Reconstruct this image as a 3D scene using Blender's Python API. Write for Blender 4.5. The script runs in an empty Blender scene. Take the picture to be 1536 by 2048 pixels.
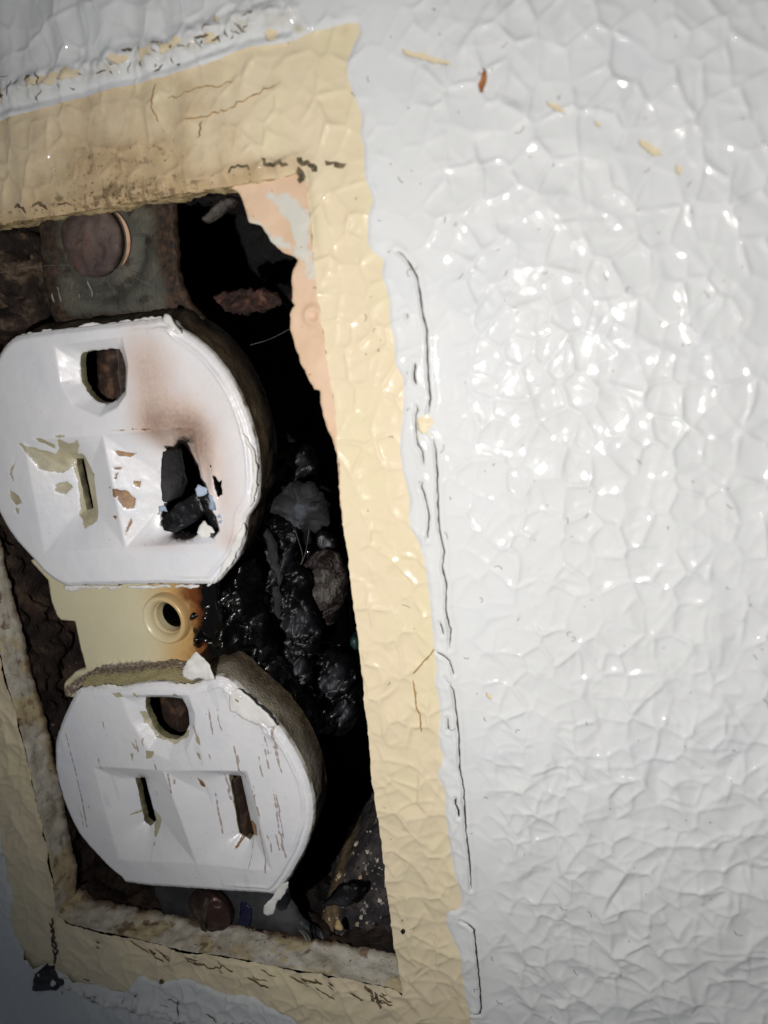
# A burnt duplex wall outlet in a cut-out of an embossed, painted wall panel. 1 unit = 1 cm.
import bpy, math, random
import numpy as np
from mathutils import Matrix, Vector

random.seed(7)
SC = bpy.context.scene
SC.unit_settings.scale_length = 0.01
COL = SC.collection

# ------------------------------------------------------------------ camera
# Camera solved from the vanishing points of the cut-out: wall x (right), y (up), n (out of the wall).
FPX, CX, CY = 1822.0, 768.0, 1024.0
CAMH = 7.8                                        # cm from lens to the wall plane
_l = np.array([-4605., 94., FPX]); _l /= np.linalg.norm(_l)
_d = np.array([887., 8141., FPX]); _d -= _l * (_l @ _d); _d /= np.linalg.norm(_d)
AX, AY = -_l, -_d
AN = np.cross(AX, AY)

def W(p):
    """wall coordinates (x right, y up, n out of the wall) -> world (wall stands upright, facing -Y)"""
    p = np.asarray(p, float)
    return np.stack([p[..., 0], -p[..., 2], p[..., 1]], -1)

def P(px, py, z=0.0):
    """where the sight line through a photo pixel meets the plane n = z"""
    px = np.asarray(px, float); py = np.asarray(py, float)
    r = np.stack([px - CX, py - CY, np.full_like(px, FPX)], -1)
    t = (z - CAMH) / (r @ AN)
    p = r * t[..., None]
    return np.stack([p @ AX, p @ AY], -1)

def PP(pts, z=0.0):
    a = np.array(pts, float)
    return P(a[:, 0], a[:, 1], z)

cam_d = bpy.data.cameras.new('camera'); cam = bpy.data.objects.new('camera', cam_d); COL.objects.link(cam)
R3 = np.stack([W(np.array([AX[k], AY[k], AN[k]])) * s for k, s in ((0, 1), (1, -1), (2, -1))], 1)
mw = Matrix(R3.tolist()).to_4x4(); mw.translation = Vector(W([0, 0, CAMH]))
cam.matrix_world = mw
cam_d.sensor_fit = 'VERTICAL'; cam_d.sensor_height = 36; cam_d.sensor_width = 27
cam_d.lens = FPX / 2048 * 36
cam_d.clip_start = 0.05; cam_d.clip_end = 500
cam_d.dof.use_dof = True; cam_d.dof.focus_distance = 10.2; cam_d.dof.aperture_fstop = 0.30
SC.camera = cam

# ------------------------------------------------------------------ light: a phone flash beside the lens, dim room
wd = bpy.data.worlds.new('World'); SC.world = wd; wd.use_nodes = True
wd.node_tree.nodes['Background'].inputs[0].default_value = (0.80, 0.88, 1.0, 1)
wd.node_tree.nodes['Background'].inputs[1].default_value = 0.07
LX, LY, LH = -3.0, -1.35, 8.0
sp = bpy.data.lights.new('phone_flash', 'SPOT'); sp.energy = 2780; sp.color = (1.0, 0.965, 0.93)
sp.shadow_soft_size = 0.075; sp.spot_size = math.radians(108); sp.spot_blend = 1.0
lo = bpy.data.objects.new('phone_flash', sp); COL.objects.link(lo)
lo.location = W([LX, LY, LH])
tgt = Vector(W([-2.3, -1.5, 0]))
lo.rotation_euler = (tgt - lo.location).to_track_quat('-Z', 'Y').to_euler()
SC.view_settings.view_transform = 'Standard'; SC.view_settings.look = 'None'
SC.view_settings.exposure = 0; SC.view_settings.gamma = 1
SC.cycles.max_bounces = 6; SC.cycles.sample_clamp_indirect = 4

# ------------------------------------------------------------------ numeric helpers
def _tab(seed):
    r = np.random.RandomState(seed); return r.permutation(512), r.rand(512) * 6.28318, r.rand(512), r.rand(512)
_T = {}
def tab(seed):
    if seed not in _T: _T[seed] = _tab(seed)
    return _T[seed]
def _h(ix, iy, perm): return perm[(perm[ix & 511] + iy) & 511]
def noise(x, y, s=1.0, seed=1):
    """gradient noise, about -0.7..0.7"""
    perm, ang, _, _ = tab(seed)
    x = np.asarray(x) / s + 1000; y = np.asarray(y) / s + 1000
    ix = np.floor(x).astype(int); iy = np.floor(y).astype(int); fx = x - ix; fy = y - iy
    u = fx * fx * fx * (fx * (fx * 6 - 15) + 10); v = fy * fy * fy * (fy * (fy * 6 - 15) + 10)
    def g(a, b):
        t = ang[_h(ix + a, iy + b, perm)]
        return np.cos(t) * (fx - a) + np.sin(t) * (fy - b)
    return ((g(0, 0) * (1 - u) + g(1, 0) * u) * (1 - v) + (g(0, 1) * (1 - u) + g(1, 1) * u) * v) * 1.4
def fbm(x, y, s=1.0, seed=1, o=4, gain=.5):
    r = 0; a = 1
    for k in range(o):
        r = r + a * noise(x, y, s, seed + k); s = s / 2.03; a *= gain
    return r
def vor(x, y, s, seed):
    perm, _, jx, jy = tab(seed)
    x = np.asarray(x) / s + 500; y = np.asarray(y) / s + 500
    ix = np.floor(x).astype(int); iy = np.floor(y).astype(int)
    f1 = np.full(x.shape, 9.); f2 = np.full(x.shape, 9.)
    for a in (-1, 0, 1):
        for b in (-1, 0, 1):
            h = _h(ix + a, iy + b, perm)
            d = np.hypot(ix + a + jx[h] - x, iy + b + jy[h] - y)
            m = d < f1
            f2 = np.where(m, f1, np.minimum(f2, d)); f1 = np.where(m, d, f1)
    return f1 * s, f2 * s
def ss(v, a, b):
    t = np.clip((v - a) / (b - a), 0, 1); return t * t * (3 - 2 * t)

def G(X, Y, px, py, z, sx, sy, ang=0):
    q = P(px, py, z); dx = X - q[0]; dy = Y - q[1]; ca, sa = math.cos(ang), math.sin(ang)
    u = dx * ca + dy * sa; v = -dx * sa + dy * ca
    return np.exp(-(u / sx) ** 2 - (v / sy) ** 2)

def seg_near(x, y, pts, closed=True):
    """distance to a polyline and its closest point"""
    pts = np.asarray(pts, float); n = len(pts)
    best = np.full(x.shape, 1e9); qx = np.zeros(x.shape); qy = np.zeros(x.shape)
    for i in range(n if closed else n - 1):
        a = pts[i]; b = pts[(i + 1) % n]; ab = b - a; L = ab @ ab + 1e-12
        t = np.clip(((x - a[0]) * ab[0] + (y - a[1]) * ab[1]) / L, 0, 1)
        cx = a[0] + t * ab[0]; cy = a[1] + t * ab[1]
        d = (x - cx) ** 2 + (y - cy) ** 2
        m = d < best
        best = np.where(m, d, best); qx = np.where(m, cx, qx); qy = np.where(m, cy, qy)
    return np.sqrt(best), qx, qy
def inside(x, y, pts):
    pts = np.asarray(pts, float); c = np.zeros(x.shape, bool); n = len(pts)
    for i in range(n):
        x1, y1 = pts[i]; x2, y2 = pts[(i + 1) % n]
        if y1 == y2: continue
        c ^= ((y1 > y) != (y2 > y)) & (x < (x2 - x1) * (y - y1) / (y2 - y1) + x1)
    return c
def sdf(x, y, pts, margin=None):
    """positive inside"""
    pts = np.asarray(pts, float)
    if margin is not None:
        out = np.full(x.shape, -margin)
        m = (x > pts[:, 0].min() - margin) & (x < pts[:, 0].max() + margin) & (y > pts[:, 1].min() - margin) & (y < pts[:, 1].max() + margin)
        if m.any(): out[m] = np.maximum(sdf(x[m], y[m], pts), -margin)
        return out
    d, _, _ = seg_near(x, y, pts)
    return np.where(inside(x, y, pts), d, -d)
def smooth(pts, n=4, closed=True):
    """Catmull-Rom"""
    p = np.asarray(pts, float); N = len(p); out = []
    for i in range(N if closed else N - 1):
        g = (lambda k: p[k % N]) if closed else (lambda k: p[min(max(k, 0), N - 1)])
        a, b, c, d = g(i - 1), g(i), g(i + 1), g(i + 2)
        for k in range(n):
            t = k / n
            out.append(.5 * (2 * b + (c - a) * t + (2 * a - 5 * b + 4 * c - d) * t * t + (3 * b - a - 3 * c + d) * t ** 3))
    if not closed: out.append(p[-1])
    return np.array(out)
def rough(pts, step, amp, seed=3, closed=True, s=None):
    """resample a contour and make it ragged"""
    p = np.asarray(pts, float); out = []; N = len(p); acc = 0
    for i in range(N if closed else N - 1):
        a = p[i]; b = p[(i + 1) % N]; L = np.linalg.norm(b - a); k = max(1, int(round(L / step)))
        nr = np.array([-(b - a)[1], (b - a)[0]]) / (L + 1e-9)
        for j in range(k):
            t = j / k; q = a + (b - a) * t
            sc = s or step * 3
            d = amp * float(fbm(np.array([acc + L * t]), np.array([seed * 3.7]), sc, seed, 3, .6)[0])
            out.append(q + nr * d)
        acc += L
    if not closed: out.append(p[-1])
    return np.array(out)

# ------------------------------------------------------------------ object helpers
ROOTLOC = {}
def thing(name, label, cat, base, group=None, kind=None):
    o = bpy.data.objects.new(name, None); COL.objects.link(o)
    o.empty_display_size = .3; o.location = W(base)
    if label: o['label'] = label
    if cat: o['category'] = cat
    if group: o['group'] = group
    if kind: o['kind'] = kind
    return o
def root_loc(o):
    v = np.zeros(3)
    while o is not None:
        v = v + np.array(o.location); o = o.parent
    return v
def link(name, V, F, mat, parent=None, base=None, attrs=None, label=None, cat=None, group=None, kind=None, smooth_=True, mats=None, mi=None):
    """V in wall coords; F = (n,4) quads, (n,3) tris or a list of tuples"""
    V = W(np.asarray(V, float))
    off = root_loc(parent) if parent is not None else (W(base) if base is not None else V.mean(0))
    me = bpy.data.meshes.new(name)
    if isinstance(F, np.ndarray):
        k = F.shape[1]; n = len(F)
        me.vertices.add(len(V)); me.vertices.foreach_set('co', (V - off).astype(np.float32).ravel())
        me.loops.add(n * k); me.loops.foreach_set('vertex_index', F.astype(np.int32).ravel())
        me.polygons.add(n); me.polygons.foreach_set('loop_start', (np.arange(n) * k).astype(np.int32))
        me.polygons.foreach_set('loop_total', np.full(n, k, np.int32))
        me.update(calc_edges=True)
    else:
        me.from_pydata([tuple(v) for v in (V - off)], [], [tuple(int(i) for i in f) for f in F]); me.update()
    me.validate()
    me.polygons.foreach_set('use_smooth', np.full(len(me.polygons), smooth_))
    for an, av in (attrs or {}).items():
        a = me.attributes.new(an, 'FLOAT', 'POINT'); a.data.foreach_set('value', np.asarray(av, np.float32))
    for m in (mats or [mat]): me.materials.append(m)
    if mi is not None: me.polygons.foreach_set('material_index', np.asarray(mi, np.int32))
    o = bpy.data.objects.new(name, me); COL.objects.link(o)
    if parent is not None: o.parent = parent
    else: o.location = off
    if label: o['label'] = label
    if cat: o['category'] = cat
    if group: o['group'] = group
    if kind: o['kind'] = kind
    return o

def sheet(poly, xs, ys, hfun, holes=(), skirt=0.0, attrs=None, hole_skirt=None, keep=None):
    """height field cut to a contour (and holes) with its border snapped onto them; returns V, F, A"""
    GX, GY = np.meshgrid(xs, ys); sh = GX.shape
    X = GX.ravel(); Y = GY.ravel(); ny, nx = sh
    idx = np.arange(nx * ny).reshape(sh)
    F = np.stack([idx[:-1, :-1], idx[:-1, 1:], idx[1:, 1:], idx[1:, :-1]], -1).reshape(-1, 4)
    cx = X[F].mean(1); cy = Y[F].mean(1)
    ok = inside(cx, cy, poly) if poly is not None else np.ones(len(F), bool)
    for h in holes: ok &= ~inside(cx, cy, h)
    if keep is not None: ok &= keep(cx, cy)
    used_in = np.zeros(len(X), bool); used_out = np.zeros(len(X), bool)
    used_in[F[ok].ravel()] = True; used_out[F[~ok].ravel()] = True
    bd = used_in & used_out
    if bd.any():
        bi = np.where(bd)[0]; bx, by = X[bi], Y[bi]
        best = np.full(len(bi), 1e9); qx = bx.copy(); qy = by.copy()
        for c in ([poly] if poly is not None else []) + list(holes):
            d, a, b = seg_near(bx, by, c); m = d < best
            best = np.where(m, d, best); qx = np.where(m, a, qx); qy = np.where(m, b, qy)
        lim = 1.5 * max(np.diff(xs).max(), np.diff(ys).max()); m = best < lim
        X[bi[m]] = qx[m]; Y[bi[m]] = qy[m]
    F = F[ok]
    remap = -np.ones(len(X), int); u = np.where(used_in)[0]; remap[u] = np.arange(len(u))
    F = remap[F]; X = X[u]; Y = Y[u]
    Z = hfun(X, Y); V = np.stack([X, Y, Z], -1)
    A = {k: f(X, Y) for k, f in (attrs or {}).items()}
    nface = len(F)
    if skirt:
        E = np.concatenate([F[:, [0, 1]], F[:, [1, 2]], F[:, [2, 3]], F[:, [3, 0]]])
        key = np.sort(E, 1); key = key[:, 0].astype(np.int64) * len(X) + key[:, 1]
        uq, inv, cnt = np.unique(key, return_inverse=True, return_counts=True)
        B = E[cnt[inv] == 1]
        bv = np.unique(B); m2 = -np.ones(len(X), int); m2[bv] = len(V) + np.arange(len(bv)); 
        low = V[bv].copy(); low[:, 2] -= skirt
        V = np.concatenate([V, low]); A = {k: np.concatenate([a, a[bv]]) for k, a in A.items()}
        F = np.concatenate([F, np.stack([B[:, 1], B[:, 0], m2[B[:, 0]], m2[B[:, 1]]], -1)])
    return V, F, A, nface

def gridfor(poly, step, pad=0.02):
    lo_, hi = poly.min(0) - pad, poly.max(0) + pad
    return np.arange(lo_[0], hi[0] + step, step), np.arange(lo_[1], hi[1] + step, step)

def blob(name, px, z, thick, mat, step=.03, nz=.15, ns=.25, seed=5, parent=None, jag=.02, cap=None, tilt=(0, 0), hard=.5, grain=0.0, **kw):
    """a solid lump whose silhouette is the traced contour; bulges both ways from n = z"""
    poly = rough(smooth(PP(px, z), 3), step * 1.3, jag, seed)
    xs, ys = gridfor(poly, step)
    c = poly.mean(0)
    def prof(X, Y):
        d = np.maximum(sdf(X, Y, poly), 0); m = cap or d.max() * .8
        return np.clip(1 - (1 - np.clip(d / m, 0, 1)) ** 2, 0, 1) ** hard
    def hf(X, Y):
        p = prof(X, Y)
        f1, f2 = vor(X, Y, ns * .9, seed + 9)
        return z + thick * p * (1 + nz * 3 * fbm(X, Y, ns, seed, 3, .38)) + p * nz * thick * np.clip((f2 - f1) / ns, 0, 1) + p * thick * grain * (fbm(X + .2 * Y, Y * .16, ns * .28, seed + 4, 3) - .8 * np.exp(-((f2 - f1) / (ns * .12)) ** 2)) + tilt[0] * (X - c[0]) + tilt[1] * (Y - c[1])
    V, F, A, n = sheet(poly, xs, ys, hf, attrs={'edge': lambda X, Y: np.maximum(sdf(X, Y, poly), 0)})
    N = len(V); B = V.copy()
    pr = prof(V[:, 0], V[:, 1])
    B[:, 2] = z - thick * pr + tilt[0] * (V[:, 0] - c[0]) + tilt[1] * (V[:, 1] - c[1])
    bd = pr < 1e-4
    mp = np.where(bd, np.arange(N), np.arange(N) + N)
    V2 = np.concatenate([V, B]); F2 = np.concatenate([F, mp[F][:, ::-1]])
    A2 = {k: np.concatenate([a, a]) for k, a in A.items()}
    return link(name, V2, F2, mat, parent=parent, attrs=A2, **kw)

def flake(name, px, z, mat, step=.025, thick=.012, curl=None, parent=None, jag=.015, seed=4, **kw):
    poly = rough(PP(px, z), step, jag, seed)
    xs, ys = gridfor(poly, step)
    c = poly.mean(0)
    f = curl or (lambda X, Y: .02 * fbm(X, Y, .3, seed))
    V, F, A, n = sheet(poly, xs, ys, lambda X, Y: z + f(X - c[0], Y - c[1]), skirt=thick, attrs={'edge': lambda X, Y: np.maximum(sdf(X, Y, poly), 0)})
    return link(name, V, F, mat, parent=parent, attrs=A, **kw)

def tube_mesh(pts, rad, n=6):
    pts = np.asarray(pts, float); m = len(pts)
    rad = np.broadcast_to(np.asarray(rad, float), (m,))
    T = np.gradient(pts, axis=0); T /= np.linalg.norm(T, axis=1)[:, None] + 1e-9
    ref = np.array([.3, .2, 1.]); N1 = np.cross(T, ref); N1 /= np.linalg.norm(N1, axis=1)[:, None] + 1e-9
    N2 = np.cross(T, N1)
    th = np.arange(n) / n * 2 * np.pi
    V = (pts[:, None] + rad[:, None, None] * (np.cos(th)[None, :, None] * N1[:, None] + np.sin(th)[None, :, None] * N2[:, None])).reshape(-1, 3)
    F = []
    for i in range(m - 1):
        for j in range(n):
            a = i * n + j; b = i * n + (j + 1) % n
            F.append((a, b, b + n, a + n))
    return V, np.array(F)
def join(parts):
    V = []; F = []; k = 0
    for v, f in parts: V.append(v); F.append(f + k); k += len(v)
    return np.concatenate(V), np.concatenate(F)
def lathe(cx, cy, prof, n=48, ell=1.0):
    """prof: list of (radius, n)"""
    th = np.arange(n) / n * 2 * np.pi; V = []
    for r, z in prof: V.append(np.stack([cx + r * np.cos(th), cy + r * ell * np.sin(th), np.full(n, z)], -1))
    V = np.concatenate(V); F = []
    for i in range(len(prof) - 1):
        for j in range(n):
            a = i * n + j; b = i * n + (j + 1) % n
            F.append((a, b, b + n, a + n))
    return V, np.array(F)

def sweep(line, zs, offs, amp=0.02, s=.25, seed=2, cell=0.0):
    """a surface following an open contour inwards: zs depth stations, offs sideways offsets (towards the left of travel)"""
    p = np.asarray(line, float); T = np.gradient(p, axis=0); T /= np.linalg.norm(T, axis=1)[:, None]
    N = np.stack([-T[:, 1], T[:, 0]], -1)
    L = np.concatenate([[0], np.cumsum(np.linalg.norm(np.diff(p, axis=0), axis=1))])
    K = len(zs); S, D = np.meshgrid(L, np.concatenate([[0], np.cumsum(np.hypot(np.diff(zs), np.diff(offs)))]), indexing='ij')
    dn = amp * fbm(S, D, s, seed, 5, .6)
    if cell:
        f1, f2 = vor(S, D, cell, seed + 3); dn = dn + amp * 1.2 * np.clip((f2 - f1) / cell, 0, .6)
    w = np.minimum(1, np.arange(K) / 1.5)[None, :]
    o = np.asarray(offs)[None, :] + dn * w
    V = np.stack([p[:, None, 0] + N[:, None, 0] * o, p[:, None, 1] + N[:, None, 1] * o, np.broadcast_to(np.asarray(zs)[None, :], o.shape) + dn * w * .5], -1)
    m = len(p); idx = np.arange(m * K).reshape(m, K)
    F = np.stack([idx[:-1, :-1], idx[1:, :-1], idx[1:, 1:], idx[:-1, 1:]], -1).reshape(-1, 4)
    return V.reshape(-1, 3), F, D.ravel()

# ------------------------------------------------------------------ materials
def mat(name, cols, scale=2.0, detail=6, rough_=.5, rvar=.1, bump=.3, bscale=25, bdist=.01, coat=0, coatr=.1,
        layers=(), metal=0, spec=.5, dist=0.0, stretch=None):
    m = bpy.data.materials.new(name); m.use_nodes = True; nt = m.node_tree; N = nt.nodes; Lk = nt.links
    b = N['Principled BSDF']; tc = N.new('ShaderNodeTexCoord'); co = tc.outputs['Object']
    if stretch:
        mp = N.new('ShaderNodeMapping'); mp.inputs['Scale'].default_value = stretch; Lk.new(co, mp.inputs[0]); cos_ = mp.outputs[0]
    else: cos_ = co
    def nz(sc, det=6, d=0.0, src=None, rg=.55):
        n = N.new('ShaderNodeTexNoise'); n.inputs['Scale'].default_value = sc; n.inputs['Detail'].default_value = det
        n.inputs['Distortion'].default_value = d; n.inputs['Roughness'].default_value = rg
        Lk.new(src or cos_, n.inputs['Vector']); return n.outputs['Fac']
    def ramp(src, pts):
        r = N.new('ShaderNodeValToRGB'); e = r.color_ramp.elements
        while len(e) < len(pts): e.new(.5)
        for i, (p, c) in enumerate(pts): e[i].position = p; e[i].color = (*c, 1)
        Lk.new(src, r.inputs[0]); return r.outputs[0]
    def rng(src, lo_, hi):
        r = N.new('ShaderNodeMapRange'); r.interpolation_type = 'SMOOTHSTEP'
        r.inputs['From Min'].default_value = lo_; r.inputs['From Max'].default_value = hi
        if hi < lo_:
            r.inputs['From Min'].default_value = hi; r.inputs['From Max'].default_value = lo_
            r.inputs['To Min'].default_value = 1; r.inputs['To Max'].default_value = 0
        Lk.new(src, r.inputs['Value']); return r.outputs[0]
    def mth(op, a, b_):
        n = N.new('ShaderNodeMath'); n.operation = op
        for i, v in enumerate((a, b_)):
            if isinstance(v, (int, float)): n.inputs[i].default_value = v
            else: Lk.new(v, n.inputs[i])
        return n.outputs[0]
    base = ramp(nz(scale, detail, dist), cols)
    rgh = mth('ADD', rough_ - rvar, mth('MULTIPLY', nz(scale * 3), rvar * 2))
    hts = []
    for L in layers:
        if 'attr' in L:
            a = N.new('ShaderNodeAttribute'); a.attribute_name = L['attr']; v = a.outputs['Fac']
            if L.get('amp'):
                v = mth('ADD', v, mth('MULTIPLY', mth('SUBTRACT', nz(L.get('ns', 8), 6, src=co, rg=.65), .5), L['amp']))
        elif 'vor' in L:
            t = N.new('ShaderNodeTexVoronoi'); t.inputs['Scale'].default_value = L['vor']; t.inputs['Randomness'].default_value = 1
            Lk.new(cos_, t.inputs['Vector']); v = mth('ADD', t.outputs['Distance'], mth('MULTIPLY', nz(L['vor'] * .35, 3), L.get('amp', .5)))
        else:
            v = nz(L['noise'], L.get('det', 5), L.get('dist', 0.0), rg=L.get('rg', .55))
        f = rng(v, L['lo'], L['hi'])
        if 'mask' in L:
            an, lo_, hi_ = L['mask']
            if isinstance(an, str):
                a = N.new('ShaderNodeAttribute'); a.attribute_name = an; mv = a.outputs['Fac']
            else: mv = nz(an, 3)
            f = mth('MULTIPLY', f, rng(mv, lo_, hi_))
        f = mth('MULTIPLY', f, L.get('k', 1.0))
        mx = N.new('ShaderNodeMix'); mx.data_type = 'RGBA'; Lk.new(f, mx.inputs[0]); Lk.new(base, mx.inputs[6])
        c = L['col']
        if isinstance(c, list): Lk.new(ramp(nz(L.get('cs', 12)), c), mx.inputs[7])
        else: mx.inputs[7].default_value = (*c, 1)
        base = mx.outputs[2]
        if 'rough' in L:
            mr = N.new('ShaderNodeMix'); Lk.new(f, mr.inputs[0]); Lk.new(rgh, mr.inputs[2]); mr.inputs[3].default_value = L['rough']; rgh = mr.outputs[0]
        if L.get('h'): hts.append((f, L['h']))
    Lk.new(base, b.inputs['Base Color']); Lk.new(rgh, b.inputs['Roughness'])
    b.inputs['Metallic'].default_value = metal; b.inputs['Specular IOR Level'].default_value = spec
    if coat: b.inputs['Coat Weight'].default_value = coat; b.inputs['Coat Roughness'].default_value = coatr
    h = mth('MULTIPLY', nz(bscale, 8, src=co, rg=.6), 1.0)
    for f, k in hts: h = mth('ADD', h, mth('MULTIPLY', f, k))
    bp = N.new('ShaderNodeBump'); bp.inputs['Strength'].default_value = bump; bp.inputs['Distance'].default_value = bdist
    Lk.new(h, bp.inputs['Height']); Lk.new(bp.outputs[0], b.inputs['Normal'])
    return m

def c(r, g, b_):  # sRGB 0-255 -> linear
    f = lambda v: (v / 255 / 12.92) if v / 255 <= .04045 else ((v / 255 + .055) / 1.055) ** 2.4
    return (f(r), f(g), f(b_))

M = {}
M['white'] = mat('white_gloss_paint', [(.3, c(220, 222, 222)), (.55, c(226, 228, 228)), (.75, c(218, 221, 225))], scale=.7, rough_=.32, rvar=.03, spec=.05,
                 bump=.06, bscale=5, bdist=.003, coat=.7, coatr=.02, layers=[
    dict(attr='dirt', amp=.5, ns=5, lo=.45, hi=.75, col=[(.3, c(150, 140, 110)), (.7, c(205, 195, 150))], cs=5, k=.75, rough=.5),
    dict(attr='dirt', amp=1.0, ns=11, lo=.85, hi=.95, col=c(70, 64, 56), k=.8, rough=.6, h=-.5),
    dict(noise=60, lo=.765, hi=.80, col=c(110, 105, 95), k=.7)])
M['yellow'] = mat('aged_cream_paint', [(.25, c(229, 220, 178)), (.5, c(233, 217, 186)), (.75, c(228, 220, 178))], scale=.5, rough_=.34, rvar=.04, spec=.12,
                  bump=.10, bscale=5, bdist=.005, coat=.75, coatr=.02, layers=[
    dict(attr='dirt', amp=1.0, ns=2.4, lo=.30, hi=1.1, col=[(.3, c(160, 132, 96)), (.7, c(196, 166, 122))], cs=6, k=.8, rough=.5),
    dict(attr='dirt', amp=2.4, ns=9, lo=1.02, hi=1.35, col=c(104, 86, 62), k=.7, rough=.6),
    dict(attr='dirt', amp=3.0, ns=24, lo=1.25, hi=1.4, col=c(72, 56, 40), k=.7, rough=.6),
    dict(noise=45, lo=.75, hi=.79, col=c(105, 82, 55), k=.8)])
M['peach'] = mat('peach_backing', [(.35, c(214, 182, 150)), (.6, c(222, 192, 164))], scale=1.5, rough_=.6, bump=.3, bscale=12, layers=[
    dict(attr='flecks', amp=.35, ns=6, lo=-.02, hi=.03, col=c(208, 206, 196), h=.6),
    dict(noise=14, lo=.66, hi=.72, col=c(150, 118, 92), k=.6)])
M['plaster'] = mat('chalky_board_edge', [(.3, c(176, 166, 144)), (.5, c(214, 207, 190)), (.7, c(230, 226, 216))], scale=4, rough_=.75, bump=.6, bscale=14, bdist=.02, layers=[
    dict(noise=1.7, lo=.50, hi=.56, col=[(.35, c(196, 176, 132)), (.65, c(222, 206, 168))], k=.9, rough=.4), dict(noise=2.6, det=8, lo=.60, hi=.64, col=[(.35, c(112, 86, 62)), (.65, c(160, 132, 104))], k=.85),
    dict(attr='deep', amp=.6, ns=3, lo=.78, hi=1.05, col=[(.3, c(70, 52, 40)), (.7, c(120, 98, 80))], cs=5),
    dict(noise=3, lo=.62, hi=.70, col=c(120, 88, 58), k=.7),
    dict(noise=22, lo=.63, hi=.68, col=c(50, 44, 40), k=.7)])
M['yedge'] = mat('cream_paint_rolled_edge', [(.35, c(150, 128, 90)), (.5, c(205, 182, 136)), (.7, c(222, 202, 156))], scale=4, rough_=.5, bump=.7, bscale=20, bdist=.03, layers=[
    dict(noise=7, lo=.6, hi=.67, col=c(60, 45, 32), k=.8)])
M['cavity'] = mat('rusty_charred_cavity', [(.35, c(22, 17, 15)), (.52, c(52, 38, 31)), (.62, c(84, 66, 54)), (.75, c(36, 28, 27))], scale=2.2, rough_=.75, bump=1, bscale=12, bdist=.06, layers=[
    dict(attr='black', amp=.6, ns=1.5, lo=.35, hi=.7, col=c(9, 8, 9)),  # blackens with depth: char and the shade of the recess painted together
    dict(noise=1.6, lo=.58, hi=.66, col=c(60, 22, 22), k=.5),
    dict(noise=18, lo=.68, hi=.72, col=c(150, 135, 110), k=.7)])
M['cavlump'] = mat('crumbled_brown_plaster', [(.35, c(26, 20, 17)), (.5, c(58, 45, 37)), (.62, c(112, 94, 76)), (.72, c(44, 34, 30))], scale=3.5, rough_=.85, bump=1, bscale=14, bdist=.05)
M['char'] = mat('charred_black', [(.35, c(6, 6, 7)), (.6, c(18, 18, 21)), (.8, c(44, 44, 50))], scale=3, rough_=.34, rvar=.2, bump=.7, bscale=5, bdist=.05, layers=[
    dict(noise=1.6, lo=.53, hi=.66, col=c(62, 63, 70), k=.65, rough=.6), dict(noise=16, lo=.64, hi=.7, col=c(120, 122, 130), k=.6)])
M['ash'] = mat('grey_ash', [(.3, c(20, 20, 21)), (.5, c(38, 37, 38)), (.7, c(62, 61, 64))], scale=3, rough_=.85, bump=.8, bscale=20, bdist=.03, layers=[
    dict(noise=1.3, lo=.56, hi=.72, col=c(92, 100, 116), k=.7), dict(noise=6, lo=.62, hi=.66, col=c(14, 13, 13))])
M['melt'] = mat('melted_black_plastic', [(.4, c(3, 3, 3)), (.7, c(9, 8, 9))], scale=3, rough_=.20, rvar=.1, bump=.6, bscale=4, bdist=.06, coat=.5, coatr=.05)
M['pod'] = mat('burnt_brown_insulation', [(.35, c(22, 15, 14)), (.55, c(44, 32, 30)), (.7, c(70, 60, 54))], scale=3, rough_=.5, bump=1, bscale=12, bdist=.05, layers=[
    dict(noise=2.2, lo=.5, hi=.58, col=[(.4, c(96, 92, 86)), (.7, c(64, 58, 54))], k=.8, h=.5)])
M['rusty'] = mat('rusty_fragment', [(.35, c(22, 12, 10)), (.55, c(66, 40, 32)), (.7, c(104, 74, 60))], scale=7, rough_=.8, bump=1, bscale=20, bdist=.04)
M['face'] = mat('painted_white_plastic', [(.3, c(222, 223, 226)), (.5, c(229, 229, 231)), (.7, c(218, 221, 229))], scale=1.2, rough_=.36, rvar=.08, bump=.22, bscale=14, bdist=.012, coat=.1,
                layers=[dict(attr='scuff', amp=0, lo=.35, hi=.6, col=c(150, 128, 116), k=.75),
                dict(attr='burn', amp=.24, ns=5, lo=.04, hi=.8, col=c(204, 178, 162), k=.8),
                dict(attr='burn', amp=.6, ns=24, lo=.52, hi=1.4, col=c(122, 90, 68), k=.75),
                dict(attr='soot_shade', amp=.75, ns=18, lo=.38, hi=.85, col=c(28, 22, 19)),
                dict(noise=26, lo=.70, hi=.735, col=c(125, 98, 74), k=.75, mask=('burn', .02, .3)),
                dict(noise=34, lo=.69, hi=.73, col=c(112, 104, 96), k=.75), dict(attr='streak', amp=.0, lo=.2, hi=1.0, col=c(196, 199, 210), k=.40),
                dict(attr='chip', amp=.07, ns=12, lo=-.004, hi=.004, col=[(.35, c(156, 150, 124)), (.6, c(190, 182, 152))], cs=4, rough=.45, h=-1.2),
                dict(attr='chipb', amp=.055, ns=14, lo=-.004, hi=.004, col=[(.35, c(120, 84, 52)), (.6, c(170, 134, 92))], cs=6, rough=.5, h=-1.2)])
M['slotwall'] = mat('dirty_slot_wall', [(.35, c(70, 66, 48)), (.6, c(128, 122, 92))], scale=5, rough_=.6, bump=.3)
M['facedge'] = mat('worn_white_rim', [(.35, c(120, 112, 96)), (.5, c(200, 198, 192)), (.7, c(216, 214, 208))], scale=5, rough_=.5, bump=.5, bscale=20)
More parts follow.
